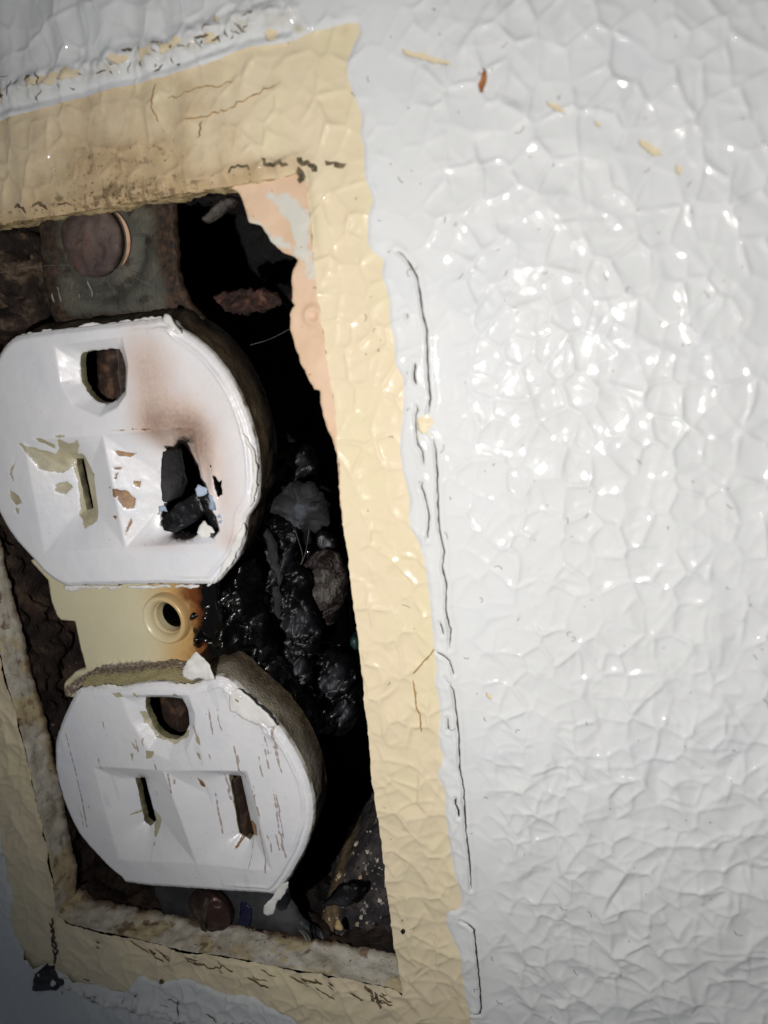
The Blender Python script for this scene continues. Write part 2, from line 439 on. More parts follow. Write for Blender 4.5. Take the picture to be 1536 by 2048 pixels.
M['housing'] = mat('dusty_brown_housing', [(.35, c(58, 48, 36)), (.55, c(92, 78, 58)), (.75, c(120, 108, 84))], scale=2.5, rough_=.7, bump=.6, bscale=35, bdist=.02, layers=[
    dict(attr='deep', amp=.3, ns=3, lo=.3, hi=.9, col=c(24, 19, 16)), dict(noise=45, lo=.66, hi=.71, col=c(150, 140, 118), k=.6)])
M['housing2'] = mat('dusty_grey_housing', [(.35, c(96, 88, 74)), (.55, c(134, 126, 110)), (.75, c(160, 154, 142))], scale=2.5, rough_=.8, bump=.9, bscale=35, bdist=.025, layers=[
    dict(attr='deep', amp=.4, ns=3, lo=.15, hi=.8, col=[(.4, c(58, 46, 32)), (.7, c(92, 80, 58))]), dict(attr='iv', amp=.2, ns=3, lo=.3, hi=.7, col=c(178, 168, 126)),
    dict(attr='deep', amp=.8, ns=18, lo=.40, hi=.62, mask=('iv', .2, .6), col=[(.35, c(84, 74, 64)), (.55, c(140, 126, 112)), (.75, c(205, 196, 180))], cs=30), dict(noise=40, lo=.62, hi=.68, col=c(40, 34, 28), k=.7)])
M['ivory'] = mat('ivory_plastic', [(.3, c(212, 205, 172)), (.6, c(218, 210, 178))], scale=1, rough_=.3, rvar=.06, bump=.15, bscale=14, bdist=.01, layers=[
    dict(attr='scorch', amp=.22, ns=3, lo=.2, hi=.75, col=c(196, 156, 92), k=.9),
    dict(attr='scorch', amp=.4, ns=4, lo=.68, hi=.92, col=c(112, 62, 28)),
    dict(attr='scorch', amp=.4, ns=5, lo=.84, hi=1.0, col=c(10, 8, 8), rough=.2),
    dict(attr='lint', amp=.9, ns=22, lo=.42, hi=.75, col=[(.35, c(84, 74, 64)), (.55, c(140, 126, 112)), (.75, c(205, 196, 180))], cs=40, rough=.9, h=.6),
    dict(noise=42, lo=.72, hi=.76, col=c(96, 80, 48), k=.8)])
M['strap'] = mat('dirty_galvanised_strap', [(.3, c(50, 48, 42)), (.5, c(80, 80, 72)), (.7, c(100, 96, 82))], scale=2.6, rough_=.65, bump=.9, bscale=22, bdist=.02, metal=.25, layers=[
    dict(attr='rim', amp=.9, ns=3, lo=.35, hi=.85, col=[(.4, c(34, 26, 20)), (.65, c(78, 58, 42))]),
    dict(noise=5, lo=.56, hi=.66, col=c(46, 34, 27), k=.8), dict(noise=30, lo=.72, hi=.75, col=c(160, 158, 140), k=.7)])
M['screw'] = mat('dusty_brown_screw', [(.3, c(50, 40, 37)), (.5, c(82, 67, 62)), (.7, c(106, 92, 86))], scale=3.4, rough_=.7, bump=.9, bscale=16, bdist=.03, layers=[
    dict(noise=1.2, lo=.58, hi=.72, col=c(100, 58, 36), k=.6)])
M['screw2'] = mat('dark_bronze_screw', [(.3, c(40, 28, 26)), (.6, c(74, 54, 50))], scale=2.4, rough_=.25, bump=.4, bscale=10, bdist=.03, metal=.5)
M['lit_rim'] = mat('lit_metal_rim', [(.4, c(176, 136, 110)), (.6, c(206, 168, 142))], scale=4, rough_=.4, bump=.1)
M['brass'] = mat('brass_contact', [(.3, c(24, 17, 13)), (.55, c(52, 36, 28)), (.7, c(96, 72, 54))], scale=6, rough_=.6, bump=.6, metal=.2)
M['steel'] = mat('bare_steel', [(.4, c(150, 150, 150)), (.6, c(190, 190, 190))], scale=4, rough_=.25, bump=.1, metal=1)
M['darkstrap'] = mat('dark_grey_strap', [(.3, c(30, 32, 36)), (.5, c(62, 64, 68)), (.7, c(92, 94, 98))], scale=1.6, rough_=.35, bump=.4, bscale=10, metal=.2)
M['blue'] = mat('blue_paint_mark', [(.4, c(12, 16, 44)), (.6, c(20, 26, 62))], scale=5, rough_=.3)
M['crack'] = mat('dark_crack', [(.4, c(38, 33, 28)), (.6, c(72, 62, 50))], scale=8, rough_=.9, bump=.1)
M['grime'] = mat('grey_brown_grime', [(.4, c(78, 68, 52)), (.6, c(128, 112, 84))], scale=20, rough_=.9, bump=.2)
M['scratch'] = mat('brown_scratch', [(.4, c(150, 116, 66)), (.6, c(176, 140, 86))], scale=8, rough_=.8, bump=.1)
M['rubble'] = mat('charred_rubble', [(.3, c(26, 23, 24)), (.5, c(58, 54, 56)), (.62, c(88, 82, 78)), (.75, c(40, 36, 38))], scale=4, rough_=.8, bump=1, bscale=12, bdist=.06, layers=[
    dict(attr='tan', amp=.5, ns=4, lo=.4, hi=.75, col=[(.35, c(84, 66, 44)), (.6, c(150, 128, 96))], cs=6),
    dict(noise=11, lo=.62, hi=.67, col=c(165, 162, 160), k=.85), dict(noise=7, lo=.63, hi=.68, col=c(12, 11, 12))])
M['tan'] = mat('tan_chip', [(.4, c(176, 150, 106)), (.6, c(200, 176, 132))], scale=5, rough_=.7)
M['flakew'] = mat('white_paint_flake', [(.35, c(210, 208, 203)), (.6, c(226, 225, 222))], scale=3, rough_=.6, bump=.3)
M['flakeb'] = mat('blue_grey_flake', [(.35, c(120, 134, 156)), (.6, c(170, 184, 204))], scale=6, rough_=.7, bump=.4)
M['green'] = mat('verdigris', [(.4, c(10, 26, 24)), (.6, c(22, 48, 44))], scale=6, rough_=.5)
M['fibre'] = mat('grey_fibre', [(.4, c(112, 110, 106)), (.6, c(140, 138, 132))], scale=6, rough_=.7)
M['lint'] = mat('dark_hair', [(.4, c(60, 55, 50)), (.6, c(90, 84, 78))], scale=6, rough_=.7)
M['rust'] = mat('rust_spot', [(.4, c(120, 66, 26)), (.6, c(172, 112, 60))], scale=10, rough_=.6)

exec_parts = True
# ------------------------------------------------------------------ contours traced on the wall plane
OPEN_PX = [(-150, 478), (-60, 462), (0, 450), (60, 438), (140, 427), (250, 408), (345, 391), (470, 371), (560, 355), (606, 345),
           (612, 371), (624, 496), (639, 610), (655, 731), (671, 826), (678, 920), (682, 998), (690, 1070), (700, 1150), (713, 1250), (725, 1350),
           (737, 1480), (742, 1540), (757, 1640), (770, 1740), (782, 1850), (790, 1905), (806, 1989),
           (781, 1977), (651, 1951), (540, 1932), (456, 1914), (371, 1904), (257, 1875), (194, 1862), (137, 1848), (109, 1826),
           (106, 1764), (89, 1680), (73, 1608), (46, 1485), (14, 1370), (0, 1312), (-22, 1230), (-60, 1080), (-110, 860), (-145, 600)]
OPEN = PP(OPEN_PX)
YEL_PX = [(-170, 292), (0, 243), (100, 216), (200, 186), (300, 163), (350, 149), (430, 125), (490, 99), (530, 92), (575, 86), (620, 66), (660, 56), (708, 45),
          (718, 62), (708, 85), (700, 105), (695, 130), (700, 170), (712, 200), (722, 235), (720, 265), (728, 300), (730, 350), (740, 380), (746, 402), (738, 430),
          (735, 480), (745, 502), (766, 520), (764, 545), (771, 570), (779, 600), (780, 640), (788, 680), (793, 730), (802, 750), (807, 768),
          (806, 830), (800, 880), (803, 930), (812, 970), (818, 1000), (820, 1050), (835, 1080), (848, 1120), (855, 1170), (862, 1230),
          (868, 1290), (873, 1340), (870, 1360), (880, 1420), (877, 1480), (885, 1520), (875, 1550), (888, 1580), (893, 1640), (900, 1700),
          (908, 1740), (920, 1780), (923, 1803), (916, 1818), (897, 1823), (892, 1850), (905, 1880), (922, 1910), (925, 1950), (930, 1990),
          (930, 2070), (760, 2090), (620, 2062), (580, 2030), (540, 2010), (500, 1991), (440, 1985), (400, 1964), (370, 1958), (330, 1962),
          (302, 1962), (284, 1948), (262, 1972), (250, 1982), (200, 1972), (150, 1962), (130, 1945), (100, 1926), (72, 1930), (62, 1918), (30, 1870),
          (22, 1830), (28, 1790), (14, 1750), (0, 1660), (-60, 1500), (-150, 1180), (-200, 800), (-215, 500)]
YEL = smooth(PP(YEL_PX), 4)

CRACKS = [([(795, 503), (805, 508), (822, 530), (836, 555), (843, 600), (846, 628), (855, 660), (856, 720), (858, 760), (862, 797), (857, 828)], .011),
          ([(831, 725), (830, 745), (834, 770)], .013), ([(815, 640), (817, 632), (813, 625)], .006),
          ([(834, 806), (837, 820), (832, 828), (832, 850), (837, 888), (846, 903), (848, 930)], .008),
          ([(846, 960), (845, 975), (850, 985), (853, 1000), (859, 1031), (856, 1077)], .008),
          ([(860, 868), (868, 880), (872, 900), (876, 950), (877, 1000), (879, 1051), (889, 1102), (885, 1133), (894, 1164), (892, 1215), (902, 1256), (901, 1297)], .009),
          ([(874, 1303), (890, 1312), (900, 1321), (908, 1348)], .008),
          ([(892, 1353), (901, 1365), (908, 1379), (915, 1435), (920, 1486), (920, 1537), (928, 1573), (930, 1610), (933, 1655), (941, 1726), (943, 1777)], .010),
          ([(880, 1243), (885, 1254), (888, 1268)], .009), ([(896, 1434), (897, 1460)], .006),
          ([(913, 1593), (912, 1606), (918, 1618), (919, 1632)], .016),
          ([(923, 1841), (935, 1846), (949, 1857), (956, 1921), (960, 1970), (963, 2013), (961, 2025), (946, 2027)], .012)]
CRK = [(PP(a), w) for a, w in CRACKS]

SEAM = PP([(-170, 270), (0, 222), (100, 200), (200, 172), (300, 146), (380, 122), (440, 98), (500, 78), (580, 62)])      # groove above the bare border
BEAD = PP([(60, 1915), (120, 1958), (200, 1992), (300, 2012), (400, 2040), (520, 2070), (640, 2110)])                  # caulk bead under it

def svor(x, y, s, seed, k, tilt=0.0, quad=1.0):
    """rounded cellular relief: every cell is a shallow dish with its own slant; cells meet in ridges about 1/k wide"""
    perm, ang, jx, jy = tab(seed)
    x = np.asarray(x) / s + 500; y = np.asarray(y) / s + 500
    ix = np.floor(x).astype(int); iy = np.floor(y).astype(int); S = np.zeros(x.shape)
    for a in (-1, 0, 1):
        for b in (-1, 0, 1):
            h = _h(ix + a, iy + b, perm)
            dx = x - (ix + a + jx[h]); dy = y - (iy + b + jy[h]); t = ang[(h * 7 + 3) & 511]
            S += np.exp(-k * (dx * dx + dy * dy + tilt * (dx * np.cos(t) + dy * np.sin(t))))
    v = -np.log(S + 1e-12) / k
    return v
def facet_tile(nx, ny, sp, amp, ridge, rw, seed, res=.0125, sy=1.15, rprob=.6):
    """a repeating tile of flat triangular facets with random corner heights and thin ridges along some edges"""
    r = np.random.RandomState(seed)
    jx = (r.rand(ny, nx) - .5) * .78; jy = (r.rand(ny, nx) - .5) * .78
    hz = (r.rand(ny, nx) - .5); hz = np.sign(hz) * np.abs(hz * 2) ** .7 * amp
    RH = r.rand(ny, nx, 3); dg = r.rand(ny, nx) < .5
    Wd, Hd = nx * sp, ny * sp * sy; NX = int(round(Wd / res)); NY = int(round(Hd / res))
    H = np.zeros((NY, NX))
    def pt(i, j): return (i + .5 + jx[j % ny, i % nx]) * sp, (j + .5 + jy[j % ny, i % nx]) * sp * sy, hz[j % ny, i % nx]
    def eamp(i, j, k):
        v = RH[j % ny, i % nx, k]; return ridge * max(0., (v - (1 - rprob)) / rprob)
    for j in range(ny):
        for i in range(nx):
            if dg[j, i]: T = [((i, j), (i + 1, j), (i + 1, j + 1), (i, j, 0), (i + 1, j, 1), (i, j, 2)), ((i, j), (i + 1, j + 1), (i, j + 1), (i, j, 2), (i, j + 1, 0), (i, j, 1))]
            else: T = [((i, j), (i + 1, j), (i, j + 1), (i, j, 0), (i, j, 2), (i, j, 1)), ((i + 1, j), (i + 1, j + 1), (i, j + 1), (i + 1, j, 1), (i, j + 1, 0), (i, j, 2))]
            for A, B, C, eab, ebc, eca in T:
                a_, b_, c_ = pt(*A), pt(*B), pt(*C)
                x0, x1 = min(a_[0], b_[0], c_[0]), max(a_[0], b_[0], c_[0]); y0, y1 = min(a_[1], b_[1], c_[1]), max(a_[1], b_[1], c_[1])
                I = np.arange(int(x0 / res), int(x1 / res) + 2); J = np.arange(int(y0 / res), int(y1 / res) + 2)
                gx_, gy_ = np.meshgrid(I * res, J * res)
                det = (b_[0] - a_[0]) * (c_[1] - a_[1]) - (c_[0] - a_[0]) * (b_[1] - a_[1])
                if abs(det) < 1e-9: continue
                v = ((gx_ - a_[0]) * (c_[1] - a_[1]) - (c_[0] - a_[0]) * (gy_ - a_[1])) / det
                w = ((b_[0] - a_[0]) * (gy_ - a_[1]) - (gx_ - a_[0]) * (b_[1] - a_[1])) / det
                u = 1 - v - w; m = (u >= -1e-6) & (v >= -1e-6) & (w >= -1e-6)
                if not m.any(): continue
                ar = abs(det); L = lambda p, q: math.hypot(p[0] - q[0], p[1] - q[1])
                z = u * a_[2] + v * b_[2] + w * c_[2]
                for bc, l_, e_ in ((w, L(a_, b_), eab), (u, L(b_, c_), ebc), (v, L(c_, a_), eca)):
                    z = z + eamp(*e_) * np.exp(-np.maximum(bc, 0) * ar / l_ / rw)
                jj, ii = np.nonzero(m)
                H[(J[jj]) % NY, (I[ii]) % NX] = z[jj, ii]
    for _ in range(2):
        H = (H + np.roll(H, 1, 0) + np.roll(H, -1, 0)) / 3; H = (H + np.roll(H, 1, 1) + np.roll(H, -1, 1)) / 3
    return H, Wd, Hd
def tile_at(T, X, Y):
    H, Wd, Hd = T; NY, NX = H.shape
    x = (X / Wd % 1) * NX; y = (Y / Hd % 1) * NY
    i = np.floor(x).astype(int); j = np.floor(y).astype(int); fx = x - i; fy = y - j
    i0, i1, j0, j1 = i % NX, (i + 1) % NX, j % NY, (j + 1) % NY
    return (H[j0, i0] * (1 - fx) + H[j0, i1] * fx) * (1 - fy) + (H[j1, i0] * (1 - fx) + H[j1, i1] * fx) * fy
FT1 = facet_tile(62, 62, .225, .026, .020, .022, 5, rprob=.8, res=.010)
FT2 = facet_tile(96, 96, .142, .007, .009, .016, 6, rprob=.5, res=.010)
def relief(X, Y):
    """pressed crinkle pattern: flat slanted triangles meeting in sharp creases and thin ridges"""
    wx = (X + .03 * noise(X, Y, .28, 11) + 30) / .78; wy = (Y + .03 * noise(X, Y, .28, 13) + 30) / .78
    h = (.55 + .35 * ss(-Y, 2.5, 4.5)) * tile_at(FT1, wx, wy)
    r = .86 * wx + .5 * wy; t = -.5 * wx + .86 * wy
    h += .65 * tile_at(FT2, r + 9, t + 5) * (.4 + .6 * ss(noise(X, Y, .5, 41), -.25, .2))
    f1, f2 = vor(wx, wy * .88, .31, 21); e = np.sqrt((f2 - f1) ** 2 + .010 ** 2)
    h += .030 * np.exp(-e / .034) * (.30 + .80 * ss(noise(X, Y, .38, 40), -.32, .25)) * (1 - .35 * ss(-Y, 3.0, 5.0))
    h += .017 * svor(wx, wy * .88, .31, 21, 30, .6) * (1 - .5 * ss(-Y, 3.0, 5.0))
    h *= .80 * (1 + .5 * ss(-Y, 2.6, 5.2))                                # deeper lower down, shaped to imitate grazing-light contrast
    h += .010 * noise(X, Y, 1.5, 61)
    h += .055 * noise(X * 1.0 - Y * .12, Y * .22, .28, 66) * ss(Y, .2, .9) * ss(-X, 3.4, 5.0)      # the board's folds above the outlet
    return h + .0

_sd_cache = {}
def wall_amp(X, Y, sd):
    """embossing is stronger away from the old cover plate, filled in beside it"""
    a = np.where(sd > 0, 1.0, 1.0)                                  # on the bare border
    strip = np.exp(-((sd + .30) / .26) ** 2)
    right = ss(X, -4.3, -3.6)
    return a * (1 - .75 * strip * right)

# ------------------------------------------------------------------ wall
wall = thing('wall', None, None, (-4, -8, 0), kind='structure')
def axis_(lo_, a, b, hi, st):
    core = np.arange(a, b, st); out = [core]
    v = a; d = st; L = []
    while v > lo_: d *= 1.12; v -= d; L.append(v)
    v = b; d = st; H = []
    while v < hi: H.append(v); d *= 1.12; v += d
    return np.concatenate([np.array(L[::-1]), core, np.array(H)])
ST = .0155
xs = axis_(-20, -9.9, .45, 12, ST); ys = axis_(-20, -9.0, 3.4, 14, ST)
spots_px = [[(838, 835), (852, 828), (864, 834), (866, 850), (857, 866), (846, 866), (838, 858)],
            [(1092, 205), (1110, 207), (1130, 216), (1134, 226), (1112, 222), (1094, 214)],
            [(1270, 276), (1290, 284), (1320, 298), (1326, 312), (1300, 306), (1278, 292)],
            [(1188, 240), (1200, 244), (1206, 252), (1192, 248)], [(1352, 330), (1366, 338), (1362, 350), (1350, 342)],
            [(974, 1382), (985, 1388), (984, 1398), (975, 1394)],
            [(800, 96), (830, 104), (868, 114), (905, 128), (900, 134), (850, 122), (806, 108)]]
spots = [rough(PP(s), .03, .02, 3 + i) for i, s in enumerate(spots_px)]
top_chips = [[(60, 162), (110, 150), (160, 136), (168, 150), (120, 166), (70, 176)], [(220, 118), (260, 112), (255, 126), (225, 130)], [(280, 98), (310, 92), (312, 112), (288, 122)],
             [(320, 88), (370, 80), (360, 100), (325, 108)], [(415, 72), (440, 66), (438, 84), (412, 92)], [(0, 176), (20, 182), (14, 202), (0, 206)],
             [(436, 30), (446, 36), (448, 52), (440, 50)], [(530, 66), (552, 62), (556, 80), (536, 84)]]
spots += [rough(PP(s), .03, .04, 13 + i) for i, s in enumerate(top_chips)]

def z_white(X, Y):
    d, _, _ = seg_near(X, Y, YEL); s = np.where(inside(X, Y, YEL), d, -d)
    h = relief(X, Y) * wall_amp(X, Y, s) + .026 * ss(-s, -.01, .05) - .006
    for p, w in CRK:
        b0 = p.min(0) - .15; b1 = p.max(0) + .15
        m = (X > b0[0]) & (X < b1[0]) & (Y > b0[1]) & (Y < b1[1])
        if m.any():
            dd, _, _ = seg_near(X[m], Y[m], p, False)
            h[m] += .012 * np.exp(-((dd - .035) / .03) ** 2) - .028 * np.exp(-(dd / .014) ** 2)
    for p, a, w in ((SEAM, -.018, .025), (SEAM + [0, -.075], .035, .03), (SEAM + [0, .16], .045, .10), (BEAD, .06, .09), (BEAD + [0, -.14], -.03, .05)):
        m = (X < .5) & ((Y > .3) if p[0, 1] > 0 else (Y < -7))
        dd, _, _ = seg_near(X[m], Y[m], p, False)
        h[m] += a * np.exp(-(dd / w) ** 2) * (1 + .9 * fbm(X[m], Y[m], .12, 77) * (w > .04))
    return h
def z_yel(X, Y):
    d, _, _ = seg_near(X, Y, YEL); s = np.where(inside(X, Y, YEL), d, -d)
    h = relief(X, Y) * wall_amp(X, Y, s) * .9 - .004
    d2, _, _ = seg_near(X, Y, OPEN)
    h += -.03 * np.exp(-(d2 / .05) ** 2) * ss(Y, .3, .8) + .01 * np.exp(-((d2 - .12) / .05) ** 2) * (Y > .3)
    return h
def dirt_white(X, Y):
    m = np.zeros(X.shape)
    q = (Y > .2) & (X < 1)
    dd, _, _ = seg_near(X[q], Y[q], SEAM + [0, .12], False); m[q] += .55 * np.exp(-(dd / .2) ** 2)
    q = Y < -6
    dd, _, _ = seg_near(X[q], Y[q], BEAD, False); m[q] += .45 * np.exp(-(dd / .14) ** 2)
    dd, _, _ = seg_near(X, Y, PP([(600, 60), (740, 95), (900, 120), (1000, 165), (1120, 220), (1300, 300), (1380, 345)]), False)
    m += .38 * np.exp(-(dd / .05) ** 2)
    return m
V, F, A, n = sheet(None, xs, ys, z_white, attrs={'dirt': dirt_white}, holes=[YEL] + spots)
link('paint_coat', V, F, M['white'], parent=wall, attrs=A, label='glossy white embossed paint around the bare border')

def dirt_yel(X, Y):
    a = ss(Y, -.2, 1.0) * ss(-X, 3.2, 4.6) * .62                     # soiled top band
    d2, _, _ = seg_near(X, Y, OPEN)
    a += .35 * np.exp(-(d2 / .16) ** 2) * (np.clip(ss(Y, .2, .8) + ss(-Y, 6.5, 7.0) * .5 + ss(-X, 7.6, 8.2), 0, 1))
    a += .25 * ss(-X, 7.9, 8.6)
    a += .12 * ss(-Y, 5, 8)
    for px, py, sx, sy, k in ((230, 320, .6, .25, .35), (110, 360, .4, .3, .2), (250, 380, .5, .12, .3), (350, 300, .3, .2, .2), (610, 120, .25, .2, .3), (690, 55, .12, .12, .5), (560, 330, .4, .08, .4), (240, 1960, .3, .1, .3), (335, 1930, .12, .2, .4)):
        a += k * G(X, Y, px, py, 0, sx, sy)
    return a
big = YEL.copy(); cc = YEL.mean(0)
xs2 = xs[(xs > YEL[:, 0].min() - .3) & (xs < YEL[:, 0].max() + .3)]; ys2 = ys[(ys > YEL[:, 1].min() - .3) & (ys < YEL[:, 1].max() + .3)]
def near_yel(cx_, cy_):
    d, _, _ = seg_near(cx_, cy_, YEL); return inside(cx_, cy_, YEL) | (d < .05)
OPENR = rough(OPEN, .04, .012, 5)
V, F, A, n = sheet(None, xs2, ys2, z_yel, holes=[OPENR], keep=near_yel, attrs={'dirt': dirt_yel})
link('bare_border', V, F, M['yellow'], parent=wall, attrs=A, label='cream border left bare by the cover plate')
# cream paint showing through the chips in the white coat
for s in spots:
    lo_, hi = s.min(0) - .06, s.max(0) + .06
    V, F, A, n = sheet(None, np.arange(lo_[0], hi[0] + .03, .03), np.arange(lo_[1], hi[1] + .03, .03), lambda X, Y: z_white(X, Y) - .012, attrs={'dirt': lambda X, Y: X * 0 + .3})
    link('old_paint_patch', V, F, M['yellow'], parent=wall, attrs=A)
# cracks: thin dirt-filled splits
z6_ = lambda L: [(a / 1.536, 1600 + b / 1.536) for a, b in L]
def ribbon(p, w, zf, seed, jag=.003):
    q = rough(p, .03, jag * 2.2, seed, closed=False, s=.08); m = len(q)
    T = np.gradient(q, axis=0); T /= np.linalg.norm(T, axis=1)[:, None] + 1e-9; Nn = np.stack([-T[:, 1], T[:, 0]], -1)
    t = np.linspace(0, 1, m); ww = w * .5 * np.minimum(1, np.minimum(t, 1 - t) * 8 + .15) * (1 + .8 * noise(t * 20, t * 0, 1, seed))
    L_ = q + Nn * ww[:, None]; R_ = q - Nn * ww[:, None]
    V = np.concatenate([np.c_[L_, zf(q[:, 0], q[:, 1])], np.c_[R_, zf(q[:, 0], q[:, 1])]])
    i = np.arange(m - 1); return V, np.stack([i, i + 1, i + 1 + m, i + m], -1)
for k, (p, w) in enumerate(CRK):
    V, F = ribbon(p, w * 1.3, lambda X, Y: z_white(X, Y) + .016, 60 + k)
    link('crack', V, F, M['crack'], parent=wall)
for k, pxs in enumerate([[(872, 1294), (850, 1320), (826, 1348)], [(826, 1358), (833, 1409), (840, 1430), (843, 1465)]]):
    V, F = ribbon(PP(pxs), .014, lambda X, Y: z_yel(X, Y) + .006, 90 + k)
    link('scratch', V, F, M['scratch'], parent=wall)

zw = lambda L: [(a / 1.92, b / 1.92) for a, b in L]
for k, (q, w) in enumerate([(zw([(1010, 605), (1030, 640), (1080, 625), (1112, 636)]), .035), (zw([(1145, 610), (1165, 622), (1195, 628), (1222, 660)]), .045), (zw([(1250, 620), (1290, 640), (1330, 630)]), .035),
                         (zw([(880, 668), (895, 640), (950, 640), (962, 655)]), .02), (zw([(58, 800), (75, 790), (100, 800), (105, 822)]), .03), (zw([(128, 798), (150, 782), (180, 795), (188, 808)]), .03), (zw([(225, 785), (250, 778), (275, 790)]), .02),
                         (zw([(1100, 40), (1120, 52), (1130, 80)]), .03), (zw([(980, 75), (1010, 55), (1060, 55)]), .02), (zw([(600, 320), (590, 400), (610, 470)]), .012), (zw([(1140, 645), (1150, 670), (1152, 705)]), .06),
                         (zw([(780, 465), (770, 510), (760, 530)]), .014), (zw([(30, 180), (80, 260), (115, 330)]), .012), (zw([(700, 470), (860, 425), (1080, 315)]), .010), (zw([(640, 380), (760, 345), (900, 315)]), .008),
                         (z6_([(1120, 570), (1140, 600), (1150, 620)]), .04), (z6_([(1150, 590), (1165, 625), (1170, 640)]), .035), (z6_([(570, 480), (600, 505), (650, 518), (682, 505), (670, 488)]), .02), (z6_([(500, 545), (505, 565)]), .05)]):
    V, F = ribbon(PP(q), w, lambda X, Y: np.maximum(z_yel(X, Y), z_white(X, Y) - .02) + .008, 120 + k, .012)
    link('grime_streak' if w > .013 else 'scratch', V, F, M['grime'] if w > .013 else M['scratch'], parent=wall)
_r = np.random.RandomState(33)
for k in range(34):                                                   # dark flecks under the lower lip and beside the left one
    t = _r.rand(); x0 = 140 + 640 * t; y0 = 1862 + 125 * t + _r.rand() * 22 - 4; L0 = 10 + 34 * _r.rand() ** 2; sl = .25 + .5 * _r.rand()
    q = PP([(x0, y0), (x0 + L0 * .5, y0 + L0 * .5 * sl + 2), (x0 + L0, y0 + L0 * sl)])
    V, F = ribbon(q, .012 + .03 * _r.rand() ** 2, lambda X, Y: z_yel(X, Y) + .010, 300 + k)
    link('grime_streak', V, F, M['grime'], parent=wall)
for k in range(9):
    y0 = 1835 + k * 9; V, F = ribbon(PP([(106 + _r.randn() * 4, y0), (112 + _r.randn() * 4, y0 + 12), (110 + _r.randn() * 4, y0 + 20)]), .03, lambda X, Y: z_yel(X, Y) + .010, 350 + k)
    link('grime_streak', V, F, M['crack'], parent=wall)

for k in range(46):                                                   # wrinkles and flaking lines in the paint above the border
    t = _r.rand(); x0 = 560 * t - 10; y0 = 205 - 150 * t + _r.randn() * 16 - 14; L0 = 8 + 26 * _r.rand() ** 2; a = _r.rand() * 3.1
    q = PP([(x0, y0), (x0 + L0 * .5 * math.cos(a) + _r.randn() * 3, y0 + L0 * .5 * math.sin(a)), (x0 + L0 * math.cos(a), y0 + L0 * math.sin(a))])
    V, F = ribbon(q, .006 + .018 * _r.rand() ** 2, lambda X, Y: z_white(X, Y) + .006, 400 + k, .01)
    link('flaking_line', V, F, M['grime'], parent=wall)
for k in range(26):                                                   # and along the caulk at the bottom
    t = _r.rand(); x0 = 110 + 420 * t; y0 = 1960 + 95 * t + _r.randn() * 12; L0 = 8 + 22 * _r.rand() ** 2; a = _r.rand() * 3.1
    q = PP([(x0, y0), (x0 + L0 * .5 * math.cos(a) + _r.randn() * 3, y0 + L0 * .5 * math.sin(a)), (x0 + L0 * math.cos(a), y0 + L0 * math.sin(a))])
    V, F = ribbon(q, .006 + .018 * _r.rand() ** 2, lambda X, Y: z_white(X, Y) + .006, 460 + k, .01)
    link('flaking_line', V, F, M['grime'], parent=wall)

# peach layer left behind the right edge
IN_PX = [(440, 372), (471, 379), (484, 396), (493, 429), (499, 443), (523, 452), (536, 470), (546, 488), (564, 504), (590, 514), (596, 520), (588, 538), (584, 556), (583, 603),
         (590, 611), (580, 629), (581, 660), (593, 705), (611, 746), (629, 778), (640, 781), (643, 810), (650, 847), (664, 880), (674, 910), (680, 998), (687, 1060), (760, 1060), (700, 700), (650, 330), (440, 350)]
PE = rough(PP(IN_PX, -.05), .03, .012, 8)
FL_PX = [[(540, 392), (575, 385), (600, 402), (618, 430), (622, 480), (628, 520), (640, 560), (612, 545), (590, 512), (560, 500), (548, 480), (560, 474), (590, 490), (580, 450), (555, 425)],
         [(490, 425), (515, 440), (545, 470), (560, 500), (535, 475), (505, 450)], [(572, 396), (612, 410), (615, 420), (580, 406)]]
FLK = [PP(p, -.05) for p in FL_PX]
xs3, ys3 = gridfor(PE, .022)
V, F, A, n = sheet(PE, xs3, ys3, lambda X, Y: -.05 + .012 * fbm(X, Y, .35, 5) - .03 * np.exp(-((np.hypot(X - P(622, 632)[0], Y - P(622, 632)[1]) - .07) / .03) ** 2) * -1,
                   skirt=.12, attrs={'flecks': lambda X, Y: np.max([sdf(X, Y, f, .3) for f in FLK], 0)})
link('backing_layer', V, F, M['peach'], parent=wall, attrs=A, label='peach backing board torn along the hole')

# cut edges of the panel
def cut(name, i0, i1, mt, zs, offs, amp, seed, z0=-.01, cell=0, step=.03, **kw):
    line = rough(OPEN[i0:i1 + 1], step, .012, seed, closed=False)
    V, F, D = sweep(line, [z0] + zs, [0.0] + offs, amp=amp, s=.22, seed=seed, cell=cell)
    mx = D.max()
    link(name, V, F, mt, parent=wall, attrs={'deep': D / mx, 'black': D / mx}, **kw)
nO = len(OPEN); OPEN = np.concatenate([OPEN, OPEN[:1]])
# OPEN runs clockwise: interior lies to the right of travel, so inward offsets are negative
cut('cut_edge', 27, 36, M['plaster'], list(np.linspace(-.04, -.46, 14)), list(np.linspace(-.01, -.07, 14)), .022, 12, cell=.3, label='ragged white edge below the outlet')
cut('cut_edge', 36, 47, M['plaster'], list(np.linspace(-.04, -.38, 14)), list(np.linspace(-.01, -.05, 14)), .016, 15, label='dirty pale board edge left of the outlet')
cut('cut_edge', 0, 9, M['yedge'], list(np.linspace(-.03, -.35, 10)), list(np.linspace(.0, .0, 10)), .03, 17, label='cream painted lip above the outlet')
cut('cut_edge', 9, 27, M['plaster'], list(np.linspace(-.03, -.3, 6)), list(np.linspace(0, .12, 6)), .02, 19, label='thin board edge on the right side')

